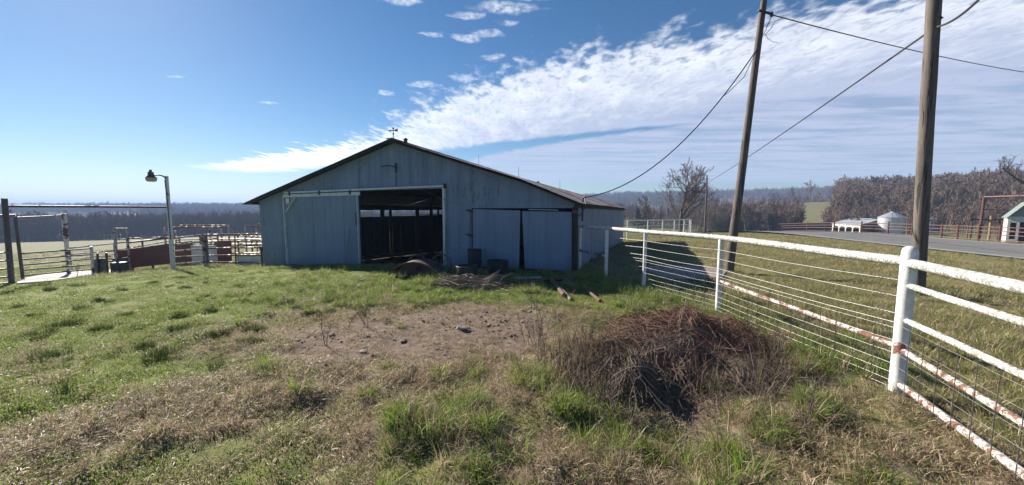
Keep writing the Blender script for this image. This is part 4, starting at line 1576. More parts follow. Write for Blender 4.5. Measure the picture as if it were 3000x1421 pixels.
# ------------------------------------------------------------------ white pipe fence behind the barn
o = thing('pipe_fence', 'far white pipe fence with pale rails in front of the bare tree', 'fence', (13, 37, gz(13, 37)))
A, Bv = Vector((11.1, 35.5, 0)), Vector((23.0, 47.5, 0))
fr_ = [0, .26, .48, .68, .86, .97, 1.0]
tops = []
for f in fr_:
    p = A.lerp(Bv, f)
    z = gz(p.x, p.y)
    top = sv(1500 + 1083 * p.x / p.y, 646 - 3 * f, p.y).z
    tops.append((p.x, p.y, z, top))
    MB().tube([(p.x, p.y, z - .1), (p.x, p.y, top)], .075, 8).build('post', M['white_post'], o, True)
for h_, r in ((1.0, .06), (.66, .03), (.33, .03)):
    MB().tube([(x, y, z + (tp - z) * h_) for x, y, z, tp in tops], r, 8).build('rail', M['white_post'], o, True)
for h_ in (.85, .5, .15):
    MB().tube([(x, y, z + (tp - z) * h_) for x, y, z, tp in tops], .018, 5).build('wire', M['wire'], o)

# ------------------------------------------------------------------ far side of the road
o = thing('pipe_fence', 'dark red four rail pipe fence along the far side of the road', 'fence', (30.5, 26, gz(30.5, 26)))
ys = [17.5, 19.0, 20.4, 21.9, 23.2, 24.3, 25.5, 26.5, 28.6, 30.5, 33, 36, 39.5, 43.5, 48]
top = []
for y in ys:
    x = 30.6 + (y - 22) * .055
    z = gz(x, y)
    top.append((x, y, z))
    MB().tube([(x, y, z - .1), (x, y, z + 1.12)], .055, 8).build('post', M['red_pipe'], o, True)
for h_ in (.98, .74, .5, .16):
    MB().tube([(x, y, z + h_) for x, y, z in top], .028, 6).build('rail', M['red_pipe'], o, True)
xg = 31.0
o = thing('roadside_gateway', 'tall dark red overhead gate frame by the far roadside fence', 'gateway', (30.9, 24.4, gz(30.9, 24.4)))
z = gz(30.9, 24.4)
tz = sv(2843, 577, 24.4).z
MB().tube([(30.9, 24.4, z - .1), (30.95, 24.4, tz)], .07, 8).build('post', M['red_pipe'], o, True)
MB().tube([(31.0, 19.2, z - .1), (31.0, 19.2, tz)], .07, 8).build('post', M['red_pipe'], o, True)
MB().tube([(30.95, 24.4, tz), (31.0, 19.2, tz)], .055, 8).build('overhead_bar', M['red_pipe'], o, True)
o = thing('pipe_gate', 'red pipe gate panel standing left of the tall gate frame', 'gate', (32.4, 26.0, gz(32.4, 26)))
for h_ in (1.2, .95, .7, .45):
    MB().tube([sv(2760, 660, 27.5) + Vector((0, 0, h_ - 1.2)), sv(2836, 664, 26.2) + Vector((0, 0, h_ - 1.2))], .03, 6).build('rail', M['red_pipe'], o, True)
for u, Yq in ((2760, 27.5), (2836, 26.2)):
    tpt = sv(u, 660, Yq)
    MB().tube([tpt, (tpt.x, tpt.y, gz(tpt.x, tpt.y) - .05)], .035, 6).build('stile', M['red_pipe'], o, True)

# small white house with green gable
Yh = 44.0
hb = sv(2946, 700, Yh)
hz = gz(hb.x, hb.y) - .1
o = thing('small_house', 'small old white board house with green gable at the right edge', 'house', (hb.x, hb.y, hz))
ex = Vector((.66, -.75, 0)).normalized()
ey = Vector((.75, .66, 0)).normalized()
W_, D_ = 2.4, 4.0
ze = sv(2946, 634, Yh).z
zr = sv(2990, 594, Yh).z
A0 = Vector((hb.x, hb.y, 0))


def hp_(a, d, z_):
    p = A0 + ex * a + ey * d
    return Vector((p.x, p.y, z_))


nb = 11
for i in range(nb):
    a, b_ = W_ * i / nb, W_ * (i + 1) / nb - .012
    mid = (a + b_) / 2
    lo = hz
    if .2 < mid < .55:
        for zz0, zz1 in ((hz, hz + (ze - hz) * .28), (hz + (ze - hz) * .80, ze)):
            MB().slab([hp_(a, 0, zz0), hp_(b_, 0, zz0), hp_(b_, 0, zz1), hp_(a, 0, zz1)], ey * .03).build('board', M['old_white_board'], o)
        continue
    if .95 < mid < 1.45:
        lo = hz + (ze - hz) * .82
    MB().slab([hp_(a, 0, lo), hp_(b_, 0, lo), hp_(b_, 0, ze), hp_(a, 0, ze)], ey * .03 * (1 + .3 * (i % 2))).build('board', M['old_white_board'], o)
mb = MB()
mb.slab([hp_(0, .04, hz), hp_(0, D_, hz), hp_(0, D_, ze), hp_(0, .04, ze)], ex * .05)
mb.slab([hp_(W_, .04, hz), hp_(W_, D_, hz), hp_(W_, D_, ze), hp_(W_, .04, ze)], ex * -.05)
mb.slab([hp_(0, D_, hz), hp_(W_, D_, hz), hp_(W_, D_, ze), hp_(W_ / 2, D_, zr), hp_(0, D_, ze)], ey * -.05)
mb.build('wall', M['old_white_board'], o)
w_ = MB().slab([hp_(.2, .06, hz + .5), hp_(.56, .06, hz + .5), hp_(.56, .06, ze - .3), hp_(.2, .06, ze - .3)], ey * .02).build('window', M['opening_shade'], o)
MB().beam(hp_(.2, .0, hz + (ze - hz) * .54), hp_(.56, .0, hz + (ze - hz) * .54), .03, .06).build('sash_bar', M['old_white_board'], w_)
MB().slab([hp_(.94, .08, hz), hp_(1.46, .08, hz), hp_(1.46, .08, ze - .3), hp_(.94, .08, ze - .3)], ey * .02).build('doorway', M['opening_shade'], o)
ng = 11
for i in range(ng):
    a, b_ = W_ * i / ng, W_ * (i + 1) / ng - .01
    f = lambda a_: ze + (zr - ze) * (1 - abs(a_ - W_ / 2) / (W_ / 2))
    pts = [hp_(a, -.03, ze - .02), hp_(b_, -.03, ze - .02), hp_(b_, -.03, f(b_))]
    if a < W_ / 2 < b_:
        pts.append(hp_(W_ / 2, -.03, zr))
    pts.append(hp_(a, -.03, f(a)))
    MB().slab(pts, ey * (.02 if i % 2 else .035)).build('gable_sheet', M['green_roof'], o)
for s in (0, 1):
    a0, a1 = (-.18, W_ / 2) if s == 0 else (W_ + .18, W_ / 2)
    za = ze - (zr - ze) / (W_ / 2) * .18
    mb = MB()
    mb.slab([hp_(a0, -.25, za + .05), hp_(a1, -.25, zr + .05), hp_(a1, D_ + .2, zr + .05), hp_(a0, D_ + .2, za + .05)], (0, 0, .04))
    mb.build('roof', M['green_roof'], o)
    MB().beam(hp_(a0, -.27, za + .03), hp_(a1, -.27, zr + .03), .03, .20, ey).build('rake_trim', M['white_wall'], o)

# open frame shelter beside it
o = thing('open_shelter', 'bare dark post and beam shelter frame left of the small house', 'shelter', sv(2850, 692, 40))
for u, r, mt in ((2848, .07, 'dark_wood'), (2902, .10, 'yellow'), (2928, .07, 'dark_wood')):
    p = sv(u, 650, 40)
    MB().tube([(p.x, p.y, gz(p.x, p.y) - .1), (p.x, p.y, sv(u, 645 if u != 2902 else 632, 40).z)], r, 8).build('post', M[mt], o, True)
MB().beam(sv(2838, 643, 40), sv(2934, 644, 40.3), .25, .12).build('beam', M['dark_wood'], o)
MB().beam(sv(2864, 612, 40.6), sv(2950, 616, 41.5), .2, .08).build('beam', M['dark_wood'], o)

# grain bins
def grain_bin(label, u, Y, wpx, v_eave, v_top, v_base, mat):
    p = sv(u, 650, Y)
    r = wpx / 1083 * Y / 2 / 1.42
    zb = gz(p.x, p.y) - .2
    zb = min(zb, sv(u, v_base, Y).z)
    ze_, zt = sv(u, v_eave, Y).z, sv(u, v_top, Y).z
    o = thing('grain_bin', label, 'grain bin', (p.x, p.y, zb))
    n = 6
    for i in range(n):
        a, b_ = zb + (ze_ - zb) * i / n, zb + (ze_ - zb) * (i + 1) / n
        prof = []
        for q in range(9):
            f = q / 8
            prof.append((r * (1 + .006 * math.cos(f * 4 * 2 * math.pi)), a + (b_ - a) * f))
        MB().lathe(prof, (p.x, p.y, 0), 32, False, False).build('wall_ring', M[mat], o, True)
    nseg = 16
    for i in range(nseg):
        a0, a1 = 2 * math.pi * i / nseg, 2 * math.pi * (i + .96) / nseg
        ro, ri = r * 1.05, r * .10
        lift = .03 * (i % 2)
        MB().slab([(p.x + ro * math.cos(a0), p.y + ro * math.sin(a0), ze_ + lift), (p.x + ro * math.cos(a1), p.y + ro * math.sin(a1), ze_ + lift),
                   (p.x + ri * math.cos(a1), p.y + ri * math.sin(a1), zt - .1 + lift), (p.x + ri * math.cos(a0), p.y + ri * math.sin(a0), zt - .1 + lift)], (0, 0, -.04)).build('roof_panel', M[mat], o)
    MB().lathe([(r * .13, -.15), (r * .13, .08), (.02, .2)], (p.x, p.y, zt - .1), 12).build('cap', M[mat], o, True)
    return o


grain_bin('large galvanised grain bin with ribbed cone roof beyond the road', 2611, 80, 84, 637, 620, 689, 'galv')
grain_bin('small dark blue-grey bin right of the near utility pole', 2735, 84, 40, 646, 633, 690, 'blue_galv')

# open shed with white arches
FR, FL = sv(2518, 687, 80), sv(2438, 687, 88)
zb = min(gz(FR.x, FR.y), gz(FL.x, FL.y)) - .1
FR.z = FL.z = zb
sx = (FL - FR)
Ls = sx.length
sx.normalize()
dp = Vector((7.6, 3.6, 0))
zf, zk = sv(2518, 659, 80).z, sv(2568, 642, 84).z
o = thing('open_shed', 'low open shed with white arched front and pale metal roof', 'shed', FR)
mb = MB()
mb.slab([FR, FR + dp, Vector((FR.x + dp.x, FR.y + dp.y, zk)), Vector((FR.x, FR.y, zf))], sx * .08)
mb.build('side_wall', M['brown_wall'], o)
mb = MB()
mb.slab([FR + dp, FL + dp, FL + dp + Vector((0, 0, zk - zb)), FR + dp + Vector((0, 0, zk - zb))], dp.normalized() * -.08)
mb.slab([FL, FL + dp, Vector((FL.x + dp.x, FL.y + dp.y, zk)), Vector((FL.x, FL.y, zf))], sx * -.08)
mb.build('back_wall', M['brown_wall'], o)
nb = 4
for i in range(nb + 1):
    p = FR + sx * (Ls * i / nb)
    MB().beam(p, Vector((p.x, p.y, zf)), .16, .16).build('post', M['white_wall'], o)
mb = MB()
for i in range(nb):
    a, b_ = FR + sx * (Ls * i / nb), FR + sx * (Ls * (i + 1) / nb)
    h_ = zf - zb
    up = lambda p, f: Vector((p.x, p.y, zb + h_ * f)) - dp.normalized() * .05
    mb.slab([up(a, .62), up(a.lerp(b_, .22), .82), up(a.lerp(b_, .78), .82), up(b_, .62), up(b_, 1.0), up(a, 1.0)], dp.normalized() * .06)
mb.build('arched_fascia', M['white_wall'], o)
no = dp.normalized() * .3
for i in range(6):
    f0, f1 = i / 6, (i + 1) / 6 - .003
    a, b_ = FR - sx * .3 + sx * ((Ls + .6) * f0), FR - sx * .3 + sx * ((Ls + .6) * f1)
    sl = [Vector((a.x, a.y, zf + .03)) - no, Vector((b_.x, b_.y, zf + .03)) - no, Vector((b_.x + dp.x, b_.y + dp.y, zk + .05)) + no, Vector((a.x + dp.x, a.y + dp.y, zk + .05)) + no]
    MB().slab(sl, (0, 0, .05 + .015 * (i % 2))).build('roof_sheet', M['shed_roof'], o)


# ------------------------------------------------------------------ scattering of uncountable stuff
def proto_collection(name, objs):
    c = bpy.data.collections.new(name)
    for o in objs:
        c.objects.link(o)
    return c


def raw_obj(name, V, F, mats, midx=None, smooth=False):
    me = bpy.data.meshes.new(name)
    me.from_pydata(V, [], F)
    for m in mats:
        me.materials.append(m)
    if midx is not None:
        me.polygons.foreach_set('material_index', midx)
    if smooth:
        me.polygons.foreach_set('use_smooth', [True] * len(me.polygons))
    me.update()
    return bpy.data.objects.new(name, me)


def scatter(name, label, cat, coll, pts, rot, scl, pid):
    me = bpy.data.meshes.new(name)
    n = len(pts)
    me.vertices.add(n)
    me.vertices.foreach_set('co', np.asarray(pts, np.float32).ravel())
    a = me.attributes.new('turn', 'FLOAT_VECTOR', 'POINT')
    a.data.foreach_set('vector', np.asarray(rot, np.float32).ravel())
    a = me.attributes.new('size', 'FLOAT_VECTOR', 'POINT')
    scl = np.asarray(scl, np.float32)
    if scl.ndim == 1:
        scl = np.stack([scl, scl, scl], 1)
    a.data.foreach_set('vector', scl.ravel())
    a = me.attributes.new('pick', 'INT', 'POINT')
    a.data.foreach_set('value', np.asarray(pid, np.int32))
    o = bpy.data.objects.new(name, me)
    COL.objects.link(o)
    ng = bpy.data.node_groups.new('scatter_' + name, 'GeometryNodeTree')
    ng.interface.new_socket('Geometry', in_out='INPUT', socket_type='NodeSocketGeometry')
    ng.interface.new_socket('Geometry', in_out='OUTPUT', socket_type='NodeSocketGeometry')
    gi = ng.nodes.new('NodeGroupInput')
    go = ng.nodes.new('NodeGroupOutput')
    ci = ng.nodes.new('GeometryNodeCollectionInfo')
    ci.inputs['Collection'].default_value = coll
    ci.inputs['Separate Children'].default_value = True
    ci.inputs['Reset Children'].default_value = True
    ip = ng.nodes.new('GeometryNodeInstanceOnPoints')
    ng.links.new(gi.outputs[0], ip.inputs['Points'])
    ng.links.new(ci.outputs[0], ip.inputs['Instance'])
    ip.inputs['Pick Instance'].default_value = True
    for nm, typ, sock in (('turn', 'FLOAT_VECTOR', 'Rotation'), ('size', 'FLOAT_VECTOR', 'Scale'), ('pick', 'INT', 'Instance Index')):
        na = ng.nodes.new('GeometryNodeInputNamedAttribute')
        na.data_type = typ
        na.inputs['Name'].default_value = nm
        ng.links.new(na.outputs['Attribute'], ip.inputs[sock])
    ng.links.new(ip.outputs[0], go.inputs[0])
    md = o.modifiers.new('scatter', 'NODES')
    md.node_group = ng
    return tag(o, label, cat, kind='stuff')


def clump(name, n, rad, h, lean, width, mats, mix, bend=1.0, segs=3, seed=0):
    """tuft of n curved blades; h, lean and width are ranges"""
    r = random.Random(seed)
    V, F, MI = [], [], []
    for _ in range(n):
        a = r.uniform(0, 2 * math.pi)
        q = rad * math.sqrt(r.random())
        bx, by = q * math.cos(a), q * math.sin(a)
        L = r.uniform(*h)
        az = a + r.gauss(0, .9)
        ln = r.uniform(*lean)
        w = r.uniform(*width)
        face = r.uniform(0, math.pi)
        wx, wy = math.cos(face) * w / 2, math.sin(face) * w / 2
        x, y, z = bx, by, -.01
        th = ln * .35
        o = len(V)
        for s in range(segs + 1):
            f = s / segs
            ww = (1 - f) ** .6
            if s < segs:
                V.append((x - wx * ww, y - wy * ww, z))
                V.append((x + wx * ww, y + wy * ww, z))
            else:
                V.append((x, y, z))
            st = L / segs
            x += math.cos(az) * math.sin(th) * st
            y += math.sin(az) * math.sin(th) * st
            z += math.cos(th) * st
            z = max(z, .004)
            th = min(th + bend * ln * 1.3 / segs, 2.2)
            az += r.gauss(0, .12)
        m = 0
        u = r.random()
        for i, p in enumerate(mix):
            if u < p:
                m = i
                break
            u -= p
        for s in range(segs - 1):
            F.append((o + 2 * s, o + 2 * s + 1, o + 2 * s + 3, o + 2 * s + 2))
            MI.append(m)
        F.append((o + 2 * (segs - 1), o + 2 * (segs - 1) + 1, o + 2 * segs))
        MI.append(m)
    return raw_obj(name, V, F, mats, MI)


G_green = m_blade('blade_green', [(.070, .130, .018), (.10, .175, .024), (.155, .235, .042), (.13, .205, .032)], .45)
G_fresh = m_blade('blade_fresh', [(.115, .21, .020), (.165, .275, .032), (.235, .335, .054)], .5)
G_olive = m_blade('blade_olive', [(.165, .175, .050), (.225, .225, .075), (.27, .275, .10)], .4)
G_dry = m_blade('blade_dry', [(.32, .235, .145), (.44, .345, .225), (.55, .45, .31), (.35, .265, .17)], .35)
G_brown = m_blade('blade_brown', [(.165, .115, .075), (.26, .19, .125), (.35, .27, .185)], .3)

G_dark = m_blade('blade_dark', [(.035, .060, .014), (.055, .085, .020), (.085, .115, .032)], .25)  # tussock green deepened in colour for backlit blades and shaded bases
mats5 = [G_green, G_fresh, G_olive, G_dry, G_brown]
lawn_p = proto_collection('lawn_tufts', [clump('lawn_tuft.%03d' % i, 64, .17, (.012, .036), (.5, 1.7), (.006, .010), mats5, (.32, .24, .27, .12, .05), seed=i) for i in range(6)])
dry_p = proto_collection('dry_tufts', [clump('dry_tuft.%03d' % i, 56, .16, (.05, .16), (1.1, 2.0), (.005, .009), mats5, (.03, .03, .08, .52, .34), seed=40 + i) for i in range(6)])
tall_p = proto_collection('tall_tufts', [clump('tall_tuft.%03d' % i, 64, .11, (.12, .34), (.25, 1.3), (.006, .011), mats5, (.32, .36, .18, .12, .02), 1.3, 5, seed=80 + i) for i in range(6)] + [clump('tall_tuft.%03d' % (6 + i), 55, .11, (.14, .38), (.3, 1.3), (.004, .007), mats5, (.05, .03, .12, .52, .28), 1.2, 4, seed=180 + i) for i in range(4)])
field_p = proto_collection('field_tufts', [clump('field_tuft.%03d' % i, 54, .16, (.06, .20), (.5, 1.6), (.005, .009), mats5, (.14, .10, .26, .34, .16), seed=120 + i) for i in range(6)])
tuss_p = proto_collection('tussock_tufts', [clump('tussock_tuft.%03d' % i, 90, .12, (.08, .17), (.1, 1.0), (.006, .010), [G_dark, G_green, G_brown], (.72, .20, .08), 1.0, 3, seed=160 + i) for i in range(4)])


def clod(name, seed):
    r = np.random.default_rng(seed)
    import itertools
    V, F = [], []
    n, m = 7, 5
    for i in range(m + 1):
        ph = math.pi * i / m
        for j in range(n):
            a = 2 * math.pi * j / n
            q = 1 + r.uniform(-.28, .28)
            V.append((q * math.sin(ph) * math.cos(a), q * math.sin(ph) * math.sin(a) * .85, q * math.cos(ph) * .42))
    for i in range(m):
        for j in range(n):
            F.append((i * n + j, i * n + (j + 1) % n, (i + 1) * n + (j + 1) % n, (i + 1) * n + j))
    return V, F


clod_p = proto_collection('clods', [raw_obj('clod.%03d' % i, *clod('c', i), [M['clod']], None, True) for i in range(5)])


def road_mask(x, y):
    rl = np.array(road_line)
    cx = np.interp(y, rl[:100, 1], rl[:100, 0])
    return np.abs(x - cx) < 4.1


def candidates(r0, r1, dens, amax=64):
    a0 = math.radians(amax)
    n = int(dens * a0 * (r1 * r1 - r0 * r0))
    a = rng.uniform(-a0, a0, n)
    r = np.sqrt(rng.uniform(r0 * r0, r1 * r1, n))
    return r * np.sin(a), r * np.cos(a)


def free(x, y):
    t, d = barn_td(x, y)
    k = ~((t > -.02) & (t < 14.98) & (d > -.06) & (d < 16.2))
    k &= ~road_mask(x, y)
    # clear of the concrete slabs
    for q, s in ((SLAB1, 0), (SLAB2, 0)):
        k &= ~in_poly(x, y, q)
    return k


def in_poly(x, y, poly):
    ins = np.zeros(len(x), bool)
    n = len(poly)
    for i in range(n):
        x0, y0 = poly[i]
        x1, y1 = poly[(i + 1) % n]
        c = ((y0 > y) != (y1 > y)) & (x < (x1 - x0) * (y - y0) / (y1 - y0 + 1e-12) + x0)
        ins ^= c
    return ins


SLAB1 = [(p.x, p.y) for p in (foot(48, 834), foot(150, 826), foot(240, 812), foot(335, 799), foot(330, 792), foot(215, 798), foot(120, 808), foot(60, 820))]
SLAB2 = [(p.x, p.y) for p in (foot(1890, 800), foot(1895, 786), foot(2062, 784), foot(2128, 802), foot(2112, 822), foot(1960, 828))]


def place(name, label, coll, nproto, sets, tilt=.15, split=None):
    """sets: list of (x, y, scale arrays)"""
    x = np.concatenate([s[0] for s in sets])
    y = np.concatenate([s[1] for s in sets])
    sc = np.concatenate([s[2] for s in sets])
    z = gh(x, y)
    n = len(x)
    pid = rng.integers(0, nproto, n)
    if split is not None:
        g_n, prob = split
        dry_ = rng.random(n) < prob(x, y)
        pid = np.where(dry_, rng.integers(g_n, nproto, n), rng.integers(0, g_n, n))
    rot = np.stack([rng.normal(0, tilt, n), rng.normal(0, tilt, n), rng.uniform(0, 6.283, n)], 1)
    # taper heights a little so neighbouring tufts differ
    s3 = np.stack([sc, sc, sc / np.maximum(sc, 1.0) ** .8 * rng.uniform(.7, 1.25, n)], 1)
    return scatter(name, label, 'grass', coll, np.stack([x, y, z], 1), rot, s3, pid)


def keep(x, y, prob):
    m = (rng.random(len(x)) < prob) & free(x, y)
    return x[m], y[m], m


BANDS = ((1.0, 6, 1.0, .95), (6, 11, .72, 1.05), (11, 20, .35, 1.25), (20, 42, .10, 1.9))
# short lawn
S = []
for r0, r1, df, ks in BANDS:
    x, y = candidates(r0, r1, 130 * df)
    di, dr, lu, fi, ins = zones(x, y)
    patch = sstep(.30, .62, vnoise(x, y, .9, 91, 3))
    x, y, m = keep(x, y, (1 - di * 1.1) * (1 - fi) * (1 - .95 * dr) * (.25 + .75 * patch))
    S.append((x, y, rng.uniform(.7, 1.25, len(x)) * ks))
place('lawn_grass', 'short green lawn grass covering the barnyard', lawn_p, 6, S)
# matted dry grass
S = []
for r0, r1, df, ks in BANDS[:3]:
    x, y = candidates(r0, r1, 170 * df)
    di, dr, lu, fi, ins = zones(x, y)
    patch = sstep(.38, .56, vnoise(x, y, 1.7, 95, 3))
    x, y, m = keep(x, y, np.clip(1.25 * dr * (1 - di * .9) * (.25 + .75 * patch) + di * .035, 0, 1) * (1 - fi))
    S.append((x, y, rng.uniform(.55, 1.15, len(x)) * (.8 + .2 * ks) * (.75 + .25 * sstep(5.2, 3.4, y))))
place('dry_grass', 'matted tan dead grass in the foreground and round the dirt', dry_p, 6, S, .22)
PIPES = [(a.x, a.y - .25, b_.x, b_.y - .1) for a, b_ in ((foot(1612, 826), foot(1652, 872)), (foot(1642, 850), foot(1672, 884)), (foot(1712, 850), foot(1758, 888)), (foot(1290, 842), foot(1460, 842)))]
# tall fescue: clumps by the fence, before the barn, and in the near foreground
S = []
for r0, r1, df, ks in BANDS[:3]:
    x, y = candidates(r0, r1, 60 * df)
    di, dr, lu, fi, ins = zones(x, y)
    cl_ = sstep(.42, .58, vnoise(x, y, .85, 101, 3))
    cl2 = sstep(.56, .66, vnoise(x, y, 1.1, 107, 2))
    fen = sstep(1.5, .3, np.abs(x - fence_x(y))) * np.where((y > 4.1) & (y < 12), 1, 0)
    pr_ = lu * (1 - fi) * cl_ * .8 + fen * .55 + dr * (1 - fi) * cl2 * sstep(-2.5, -1.0, x) * .10
    for (px_, py_, q) in ((-.75, 3.15, .55), (-.45, 3.35, .45), (-.1, 2.55, .5), (.25, 4.15, .45), (-.65, 4.25, .35), (.9, 3.05, .5), (-.35, 2.35, .4), (1.5, 2.75, .5), (.55, 3.55, .4), (2.3, 3.2, .45), (2.9, 3.4, .4), (-1.55, 3.75, .22), (-2.25, 3.75, .2), (-3.0, 4.35, .3), (-1.65, 4.4, .22), (-.95, 4.95, .2)):
        pr_ = np.maximum(pr_, sstep(q, q * .4, np.hypot(x - px_, (y - py_) * 1.2)) * 1.0)
    run_x = 3.10 + (y - .95) * (4.16 - 3.10) / (3.84 - .95)
    pr_ = np.where((y < 3.9) & (np.abs(x - run_x) < .55), 0, pr_)
    for ax_, ay_, bx_, by_ in PIPES:
        f_ = np.clip(((x - ax_) * (bx_ - ax_) + (y - ay_) * (by_ - ay_)) / ((bx_ - ax_) ** 2 + (by_ - ay_) ** 2), 0, 1)
        pr_ = np.where(np.hypot(x - ax_ - f_ * (bx_ - ax_), y - ay_ - f_ * (by_ - ay_)) < .28, 0, pr_)
    x, y, m = keep(x, y, np.clip(pr_ * (1 - di * .9), 0, 1))
    S.append((x, y, rng.uniform(.55, 1.1, len(x)) * np.where(y > 6.5, .85, .95)))
place('fescue_grass', 'long bright green fescue clumps by fence, barn and foreground', tall_p, 10, S, .2, (6, lambda x, y: np.clip(.18 + .62 * sstep(5.5, 3.2, y) * sstep(.8, 2.2, x) * sstep(.35, .6, vnoise(x, y, .9, 191, 2)), 0, 1)))
# the roadside field
S = []
for r0, r1, df, ks in BANDS + ((42, 75, .035, 3.0),):
    x, y = candidates(r0, r1, 95 * df)
    di, dr, lu, fi, ins = zones(x, y)
    far_ = np.where(np.hypot(x, y) > 20, np.where((x > 6), 1.0, .5), fi)
    patch = sstep(.3, .55, vnoise(x, y, .5, 111, 3))
    x, y, m = keep(x, y, np.maximum(fi, far_ * (np.hypot(x, y) > 20)) * (.3 + .7 * patch))
    S.append((x, y, rng.uniform(.6, 1.15, len(x)) * (.55 + .45 * ks)))
place('field_grass', 'tan and green rough grass between fence and road', field_p, 6, S)
# dark tussocks dotted over the lawn
tx, ty, ts_ = [], [], []
spots = [(650, 985, 1.2), (755, 965, 1.0), (470, 1050, 1.15), (140, 1050, 1.0), (190, 950, 1.2), (300, 965, .9), (420, 1018, .8), (225, 910, .8), (380, 925, .8), (530, 925, .8), (620, 915, .9), (105, 1000, .8), (145, 975, .8), (420, 960, .8), (100, 925, .7), (290, 880, .8),
         (60, 900, .7), (520, 965, .9), (760, 1000, .6), (930, 915, 1.1), (880, 905, .9), (990, 880, 1.0), (840, 890, .9), (700, 840, .8), (540, 845, .7), (350, 850, .7), (220, 840, .8), (150, 850, .9), (450, 830, .7), (600, 870, .7), (60, 850, .9), (20, 860, 1.0), (110, 840, 1.0)]
for u, v, s in spots:
    p = foot(u, v)
    for q in range(int(7 * s)):
        tx.append(p.x + rnd.gauss(0, .10 * s))
        ty.append(p.y + rnd.gauss(0, .07 * s))
        ts_.append(s * rnd.uniform(.45, .95) * (1 if p.y < 8 else 1.1))
tx, ty, ts_ = map(np.array, (tx, ty, ts_))
x, y = candidates(4.5, 17, 2.2)
di, dr, lu, fi, ins = zones(x, y)
x, y, m = keep(x, y, (1 - fi) * (1 - di) * sstep(.45, .6, vnoise(x, y, .6, 131, 2)))
place('tussock_grass', 'dark green grass tussocks dotted over the short lawn', tuss_p, 4, [(tx, ty, ts_), (x, y, rng.uniform(.35, .8, len(x)))])
# clods and pebbles
x, y = candidates(2.5, 9, 170)
di, dr, lu, fi, ins = zones(x, y)
m = rng.random(len(x)) < di * (.10 + .9 * sstep(.45, .7, vnoise(x, y, 1.6, 141, 3)))
x, y = x[m], y[m]
n = len(x)
s = np.minimum(rng.gamma(1.3, .0065, n) + .004, .035)
scatter('dirt_clods', 'crumbly clods and pebbles over the bare dirt', 'clods', clod_p, np.stack([x, y, gh(x, y) + s * .15], 1), np.stack([rng.uniform(-.5, .5, n), rng.uniform(-.5, .5, n), rng.uniform(0, 6.28, n)], 1), s, rng.integers(0, 5, n))

for lab, (u, v, s) in (('largest pale rock on the bare dirt', (1353, 964, .085)), ('dark clod of earth right of centre on the dirt', (1205, 1080, .06)), ('small brown clod near the left side of the dirt', (1180, 1000, .05)), ('flat pale stone at the left of the dirt', (1066, 1032, .05))):
    p = foot(u, v)
    V, F = clod('r', int(u))
    mb = MB()
    mb.add([(p.x + a * s * 1.2, p.y + b_ * s, p.z + s * .25 + c_ * s) for a, b_, c_ in V], F)
    tag(mb.build('rock', M['rock'] if 'pale' in lab else M['clod'], None, True), lab, 'rock', 'stones on the dirt')


# bits of dead leaf and straw that catch the light on the lawn
def litter(name, seed):
    r = random.Random(seed)
    V, F = [], []
    for _ in range(16):
        a = r.uniform(0, 6.28)
        q = .16 * math.sqrt(r.random())
        c = Vector((q * math.cos(a), q * math.sin(a), r.uniform(.012, .030)))
        az_ = r.uniform(0, 6.28)
        L, w_ = r.uniform(.010, .030), r.uniform(.004, .009)
        d_ = Vector((math.cos(az_), math.sin(az_), r.gauss(0, .25)))
        sd_ = Vector((-math.sin(az_), math.cos(az_), r.gauss(0, .35)))
        o_ = len(V)
        V += [c - d_ * L / 2, c + sd_ * w_ / 2, c + d_ * L / 2, c - sd_ * w_ / 2]
        F.append((o_, o_ + 1, o_ + 2, o_ + 3))
    return raw_obj(name, V, F, [G_brown])


lit_p = proto_collection('litter', [litter('litter.%03d' % i, i) for i in range(4)])
x, y = candidates(1.5, 15, 11)
di, dr, lu, fi, ins = zones(x, y)
x, y, m = keep(x, y, (1 - fi) * (.25 + .75 * sstep(.4, .65, vnoise(x, y, .8, 171, 3))))
place('straw_litter', 'pale straw and leaf bits lying over the lawn', lit_p, 4, [(x, y, rng.uniform(.8, 1.5, len(x)))])


# ------------------------------------------------------------------ heap of old wire and dead vines by the fence
hp0 = Vector((2.05, 4.6, gz(2.05, 4.6)))
heap = thing('brush_heap', 'dark heap of rusty wire and dead vines beside the white fence', 'heap', hp0)


def heap_raw(x, y):
    h = .46 * np.exp(-(((x - 2.55) / .95) ** 2 + ((y - 5.35) / .80) ** 2) ** 1.3)
    h = np.maximum(h, .34 * np.exp(-(((x - 1.85) / .75) ** 2 + ((y - 4.55) / .55) ** 2) ** 1.3))
    h = np.maximum(h, .28 * np.exp(-(((x - 1.35) / .50) ** 2 + ((y - 4.0) / .42) ** 2) ** 1.3))
    h = np.maximum(h, .26 * np.exp(-(((x - 2.6) / .6) ** 2 + ((y - 4.35) / .5) ** 2) ** 1.3))
    return h * (.45 + 1.1 * vnoise(x, y, 3.2, 151, 2))


HX0, HY0, HS = -2.0, 1.0, .04
_gx, _gy = np.meshgrid(HX0 + HS * np.arange(220), HY0 + HS * np.arange(220), indexing='ij')
_HG = gh(_gx, _gy).tolist()
_HH = heap_raw(_gx, _gy).tolist()


def _lut(T, x, y):
    fx, fy = (x - HX0) / HS, (y - HY0) / HS
    i, j = min(max(int(fx), 0), 218), min(max(int(fy), 0), 218)
    a, b_ = fx - i, fy - j
    return (T[i][j] * (1 - a) + T[i + 1][j] * a) * (1 - b_) + (T[i][j + 1] * (1 - a) + T[i + 1][j + 1] * a) * b_


def heap_h(x, y):
    return _lut(_HH, x, y)


gz_full = gz


def gz(x, y):
    return _lut(_HG, x, y)



